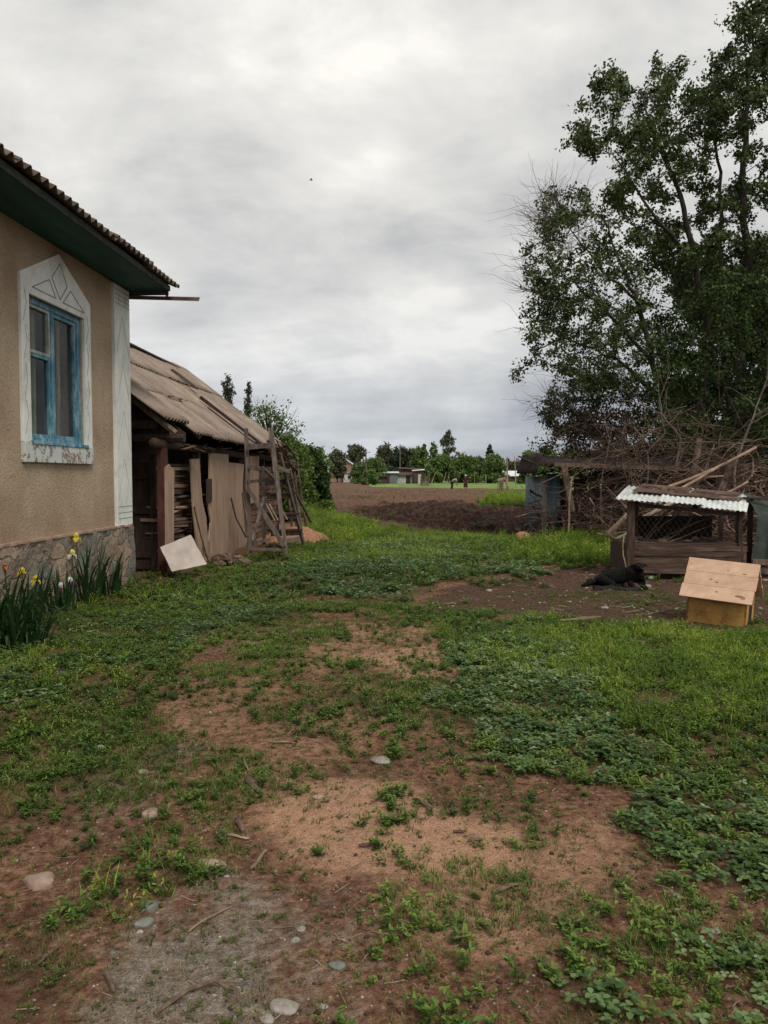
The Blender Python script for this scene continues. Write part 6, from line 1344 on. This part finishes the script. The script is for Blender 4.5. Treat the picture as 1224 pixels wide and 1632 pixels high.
def shed(label, px, Y, wid, h, wall, roof, door=None, rise=.4, tilt=0):
    b = gb(px, Y); t = thing('far_shed', label, 'shed', b, 'low sheds across the field')
    def P(n, f, mt): m = MB(); f(m); return obj(n, m, M[mt], t)
    P('wall', lambda m: m.box((b.x, Y+1.6, h/2), (wid, 3.2, h)), wall)
    P('roof', lambda m: m.poly([(b.x-wid/2-.3, Y-.4, h+.02+tilt), (b.x+wid/2+.3, Y-.4, h+.02-tilt), (b.x+wid/2+.3, Y+3.6, h+rise-tilt), (b.x-wid/2-.3, Y+3.6, h+rise+tilt)], (0, 0, 1), .1), roof)
    if door: P('door', lambda m: m.box((b.x+door[0], Y-.03, .95), (door[1], .08, 1.9)), door[2])
shed('blue grey shed with a pale roof across the field', 622, 150, 2.9, 2.2, 'fargrey', 'lightroof', (-.6, .9, 'farrust'), .25)
shed('whitewashed low shed with a rusty roof right of the grey one', 643, 152, 3.6, 1.7, 'whitewall', 'farrust', (.9, .8, 'farrust'), .6, .1)
shed('rusty brown shed standing highest behind the white low one', 655, 158, 4.6, 3.0, 'farrust', 'farrust', (-1, .9, 'whitewall'), .3, .15)
shed('small brown shed with one pale door at the right end of the sheds', 667, 150, 1.9, 2.7, 'farrust', 'lightroof', (.2, .6, 'whitewall'), .15, -.1)
shed('narrow dark lean to at the left end of the sheds', 608, 148, 2.0, 1.5, 'farrust', 'farrust', None, .2)
def whitebarn():
    Y = 205; b = gb(812, Y); t = thing('long_shed', 'long white roofed building beyond the meadow at right', 'building', b); w_ = 45*Y/F; h = 1.6
    def P(n, f, mt): m = MB(); f(m); return obj(n, m, M[mt], t)
    P('wall', lambda m: m.box((b.x, Y+3, h/2), (w_, 6, h)), 'farrust'); P('roof', lambda m: (m.poly([(b.x-w_/2-.4, Y-.6, h), (b.x+w_/2+.4, Y-.6, h), (b.x+w_/2-1.2, Y+3, h+1.4), (b.x-w_/2+.6, Y+3, h+1.4)], (0, -.3, .95), .15), m.poly([(b.x-w_/2+.6, Y+3, h+1.4), (b.x+w_/2-1.2, Y+3, h+1.4), (b.x+w_/2+.4, Y+6.6, h), (b.x-w_/2-.4, Y+6.6, h)], (0, .3, .95), .15)), 'lightroof')
    for x in (-w_/2-.3, w_/2+.3): P('corner_post', lambda m: m.bar((b.x+x, Y-.5, 0), (b.x+x, Y-.5, h), .3, .3), 'whitewall')
    P('door', lambda m: m.box((b.x-1.5, Y-.04, .75), (1.2, .1, 1.5)), 'window_dark')
whitebarn()
shed('small white hut among the bushes left of the long white roof', 769, 190, 2.6, 2.2, 'whitewall', 'lightroof', None, .5)
# utility poles, field posts
for px, yt, Y, lab in ((583.5, 717, 140, 'thin utility pole right of the pink house'), (637.5, 708, 170, 'taller utility pole behind the low sheds')):
    t = thing('utility_pole', lab, 'pole', gb(px, Y), 'utility poles'); z = (HZ-yt)*Y/F+EYE; b = gb(px, Y); m = MB(); m.tube([b, b+UP*z], [.16, .10], 7); obj('mast', m, M['greywood'], t)
    m = MB(); m.bar(b+Vector((-.8, 0, z-.5)), b+Vector((.8, 0, z-.5)), .1, .1); ca = obj('crossarm', m, M['greywood'], t)
    for x in (-.7, 0, .7): m = MB(); m.blob(b+Vector((x, 0, z-.36)), (.06,.06,.1), 6, 5, 0); obj('insulator', m, M['whitewall'], ca)
PO = [((685,776,108),(694,753,108),.10,'pale thick post leaning right at the near end of the meadow'), ((707,768,150),(711,752,150),.09,'left one of two small leaning posts in the meadow'), ((713,768,150),(716,753,150),.09,'right one of two small leaning posts in the meadow'),
 ((729,769,150),(731,749,150),.05,'thin dark post just left of the two people'), ((756,768,150),(756,754,150),.08,'short post just right of the two people'), ((774,770,140),(774,757,140),.12,'pale stubby post left of the long white roof'), ((838,770,110),(838,758,110),.09,'small post in the meadow right of the long white roof'),
 ((808,792,52),(808,728,52),.10,'tall bare pole on the grassy strip in the field'), ((822,776,95),(820,727,95),.10,'thin bare pole behind the tall one'), ((853,797,47),(855,754,47),.09,'pale post beside the woodshed end'), ((795,775,85),(796,755,85),.04,'thin dark stake left of the tall pole'), ((793,792,52),(793,760,52),.03,'thin rod left of the stump')]
for i, (a, b, ra, lab) in enumerate(PO): single('post', lambda m: m.tube([W(*a)-UP*.1, W(*a).lerp(W(*b), .5)+Vector((ra*.3, 0, 0)), W(*b)], [ra*.6, ra*.55, ra*.4], 7, .7, True, .06), M['palelog'] if i not in (3, 10, 11) else M['darkwood'], lab, 'post', W(*a), 'posts standing in the field')
def aframe():
    Y = 51; t = thing('timber_prop', 'rough timber prop of a thick stump and slanting stay at the tall pole', 'prop', W(800, 792, Y))
    def P(n, f, mt): m = MB(); f(m); return obj(n, m, M[mt], t, smooth=False)
    P('stump', lambda m: m.tube([W(797,793,Y), W(799,778,Y), W(800,766,Y), W(804,762,Y)], [.16,.14,.13,.08], 8, .6, True, .12), 'oldwood'); P('stay', lambda m: m.tube([W(806,764,Y), W(811,780,Y), W(817,798,Y-.5)], [.07,.08,.09], 7, .6), 'palelog'); P('cap_piece', lambda m: m.bar(W(793,765,Y), W(806,762,Y), .18, .16, .7), 'palelog')
aframe()
def rails(m):
    m.bar(W(818,789,53), W(866,795,50), .05, .07, .6); m.bar(W(826,799,49), W(826,787,49), .07, .07, .5); m.bar(W(844,799,49), W(843,789,49), .07, .07, .5)
single('low_rail', rails, M['darkwood'], 'low thin rail on short stakes between the tall pole and the woodshed', 'rail', W(840,798,50))
def stakes():
    t = thing('stick_fence', 'ragged fence of thin stakes at the right end of the far sheds', 'fence', gb(677, 118)); r = random.Random(3); m = MB()
    for i in range(16): x = 670+i*.95; m.bar(W(x, 774, 118), W(x+r.uniform(-1,1), 757+r.uniform(-3,4), 118), .07, .07, r.uniform(.2,.9))
    obj('stake', m, M['oldwood'], t); m = MB(); m.bar(W(670,766,118.2), W(686,765,118.2), .05, .08, .5); obj('rail', m, M['oldwood'], t)
stakes()

# ------------------------------------------------------------------ two people working in the field
def hand(p, d, s_=1.0):
    """palm and five bent fingers, as chains that root in the wrist"""
    p = Vector(p); d = Vector(d).normalized(); x = d.cross(Vector((0,1,0))); x = (x if x.length > .1 else d.cross(UP)).normalized(); y = d.cross(x); palm = p+d*.05; ch = [[(tuple(p), .026), (tuple(palm), .034)]]
    for k, (o_, l) in enumerate(((-.03,.065), (-.01,.075), (.01,.07), (.028,.055))):
        a = palm+x*o_+d*.035; ch.append([(tuple(palm), .034), (tuple(a), .010), (tuple(a+d*l*.55+y*.012), .009), (tuple(a+d*l+y*.035), .007)])
    ch.append([(tuple(palm), .034), (tuple(p+d*.03-x*.045), .012), (tuple(p+d*.07-x*.06+y*.015), .009)]); return ch
def person(label, px, pyfoot, build, seed):
    c = G(px, pyfoot); c.z = gz(c.x, c.y); t = thing('person', label, 'person', c)
    build(t, c)
def P_(t, c, n, f, mt, par=None): m = MB(); f(m); m.v = [tuple(Vector(p)+c) for p in m.v]; return obj(n, m, M[mt], par or t, smooth=True)
def bent(t, c):
    # back bent forward to the right, arms hanging down to the soil
    pel = ((-.12,0,.88), (.15,.14)); body = [[pel, ((.0,0,1.06), (.15,.13)), ((.22,0,1.16), (.16,.15)), ((.34,0,1.16), (.13,.12)), ((.42,0,1.15), .055), ((.50,0,1.12), (.085,.095)), ((.56,0,1.06), .07)]]
    for sy in (-1, 1):
        body.append([pel, ((-.10, .10*sy, .84), .095), ((-.10+.06*sy, .11*sy, .48), .065), ((-.16+.08*sy, .11*sy, .09), .045), ((-.04+.08*sy, .12*sy, .04), .042)])
        body.append([((.34,0,1.16), (.13,.12)), ((.33, .19*sy, 1.12), .055), ((.36, .21*sy, .84), .042), ((.46, .17*sy, .62), .03)])
        body += [[((.46, .17*sy, .62), .03)]+ch if i == 0 else ch for i, ch in enumerate(hand((.46, .17*sy, .62), (.3, 0, -1)))]
    skin_body('body', body, M['skin'], t, 1)
    skin_body('shirt', [[((-.08,0,.94), (.16,.155)), ((.04,0,1.09), (.175,.15)), ((.22,0,1.18), (.185,.17)), ((.345,0,1.17), (.14,.135))], [((.22,0,1.18), (.185,.17)), ((.33,.20,1.13), .07), ((.355,.215,.92), .06)], [((.22,0,1.18), (.185,.17)), ((.33,-.20,1.13), .07), ((.355,-.215,.92), .06)]], M['whitecloth'], t, 1)
    skin_body('trousers', [[((-.13,0,.90), (.17,.16)), ((-.10,.10,.80), .115), ((-.04,.11,.48), .085), ((-.08,.11,.12), .065)], [((-.13,0,.90), (.17,.16)), ((-.10,-.10,.80), .115), ((-.16,-.11,.48), .085), ((-.24,-.11,.12), .065)]], M['greycloth'], t, 1)
    P_(t, c, 'hair', lambda m: m.blob((.50, 0, 1.17), (.095,.10,.07), 10, 7, .05, .5), 'blackcloth')
    for y in (-.04, .04): P_(t, c, 'eye', lambda m: m.blob((.585, y, 1.09), (.012,.012,.012), 6, 4, 0), 'blackcloth')
    P_(t, c, 'nose', lambda m: m.blob((.62, 0, 1.05), (.02,.016,.02), 6, 4, 0), 'skin')
    for y in (-.09, .09): P_(t, c, 'ear', lambda m: m.blob((.50, y, 1.10), (.025,.012,.03), 6, 4, 0), 'skin')
def standing(t, c):
    pel = ((0,0,.86), (.16,.13)); body = [[pel, ((0,0,1.06), (.14,.11)), ((0,0,1.28), (.17,.12)), ((0,0,1.38), .06), ((0,-.01,1.46), .058), ((0,-.02,1.53), (.08,.09)), ((0,-.02,1.58), (.07,.08))]]
    for sx in (-1, 1):
        body.append([pel, ((.09*sx,0,.78), .10), ((.10*sx,-.01,.45), .065), ((.10*sx,.0,.09), .042), ((.11*sx,-.12,.04), .04)])
        body.append([((0,0,1.28), (.17,.12)), ((.19*sx,0,1.29), .055), ((.25*sx,.0,1.02), .042), ((.19*sx,-.14,.84), .03)])
        body += hand((.19*sx, -.14, .84), (-.2*sx, -.5, -.8))
    skin_body('body', body, M['skin'], t, 1)
    m = MB(); k = 18; vs = []
    for z, rx, ry in ((.24,.25,.22), (.5,.225,.19), (.86,.20,.165), (1.06,.165,.135), (1.25,.20,.14), (1.36,.12,.10)):
        for j in range(k): a = 2*math.pi*j/k; q = 1+.05*math.sin(a*5)*(1.2-z if z < .9 else .1); vs.append((rx*q*math.cos(a), ry*q*math.sin(a), z))
    m.add(vs, [(i*k+j, i*k+(j+1) % k, (i+1)*k+(j+1) % k, (i+1)*k+j) for i in range(5) for j in range(k)]); m.v = [tuple(Vector(p)+c) for p in m.v]; d_ = obj('dress', m, M['maroon'], t, smooth=True)
    skin_body('sleeves', [[((-.25,0,1.00), .06), ((-.19,0,1.28), .075), ((0,0,1.30), (.16,.12)), ((.19,0,1.28), .075), ((.25,0,1.00), .06)]], M['maroon'], t, 1)
    P_(t, c, 'headscarf', lambda m: m.blob((0, .015, 1.565), (.11,.115,.12), 12, 9, .04, .6), 'whitecloth')
    for x in (-.035, .035): P_(t, c, 'eye', lambda m: m.blob((x, -.115, 1.545), (.011,.01,.011), 6, 4, 0), 'blackcloth')
    P_(t, c, 'nose', lambda m: m.blob((0, -.13, 1.52), (.014,.018,.02), 6, 4, 0), 'skin'); P_(t, c, 'mouth', lambda m: m.blob((0, -.115, 1.48), (.025,.008,.007), 6, 4, 0), 'maroon')
    for x in (-.09, .09): P_(t, c, 'ear', lambda m: m.blob((x, -.02, 1.53), (.012,.022,.03), 6, 4, 0), 'skin')
    single('hoe', lambda m: (m.tube([c+Vector((.2,-.16,0)), c+Vector((.22,-.16,1.1))], .015, 6, .6), m.box(c+Vector((.2,-.24,.03)), (.14,.16,.015))), M['oldwood'], 'hoe held upright by the person in dark red', 'hoe', c+Vector((.2,-.16,0)))
person('person in white shirt and dark trousers bending over in the field', 722, 781, bent, 1)
person('person in a dark red dress and white headscarf standing in the field', 742, 780, standing, 2)
def bird():
    c = W(496, 287, 60); t = thing('bird', 'tiny dark bird flying in the cloudy sky', 'bird', c)
    m = MB(); m.tube([c+Vector((-.13,0,0)), c+Vector((-.07,0,.0)), c+Vector((.02,0,.01)), c+Vector((.09,0,.02)), c+Vector((.14,0,.01))], [.012,.04,.045,.03,.006], 8); obj('body', m, M['blackcloth'], t, smooth=True)
    for s_ in (-1, 1): m = MB(); m.poly([c+Vector((.05,0,.02)), c+Vector((.04,.13*s_,.10)), c+Vector((-.03,.27*s_,.05)), c+Vector((-.03,.12*s_,.06)), c+Vector((-.05,0,.02))], (0,0,1), .008); obj('wing', m, M['blackcloth'], t)
    m = MB(); m.poly([c+Vector((-.11,0,.01)), c+Vector((-.2,.04,.01)), c+Vector((-.2,-.04,.01))], (0,0,1), .006); obj('tail', m, M['blackcloth'], t)
bird()
for o in bpy.data.objects:
    if '_b' in o: del o['_b']
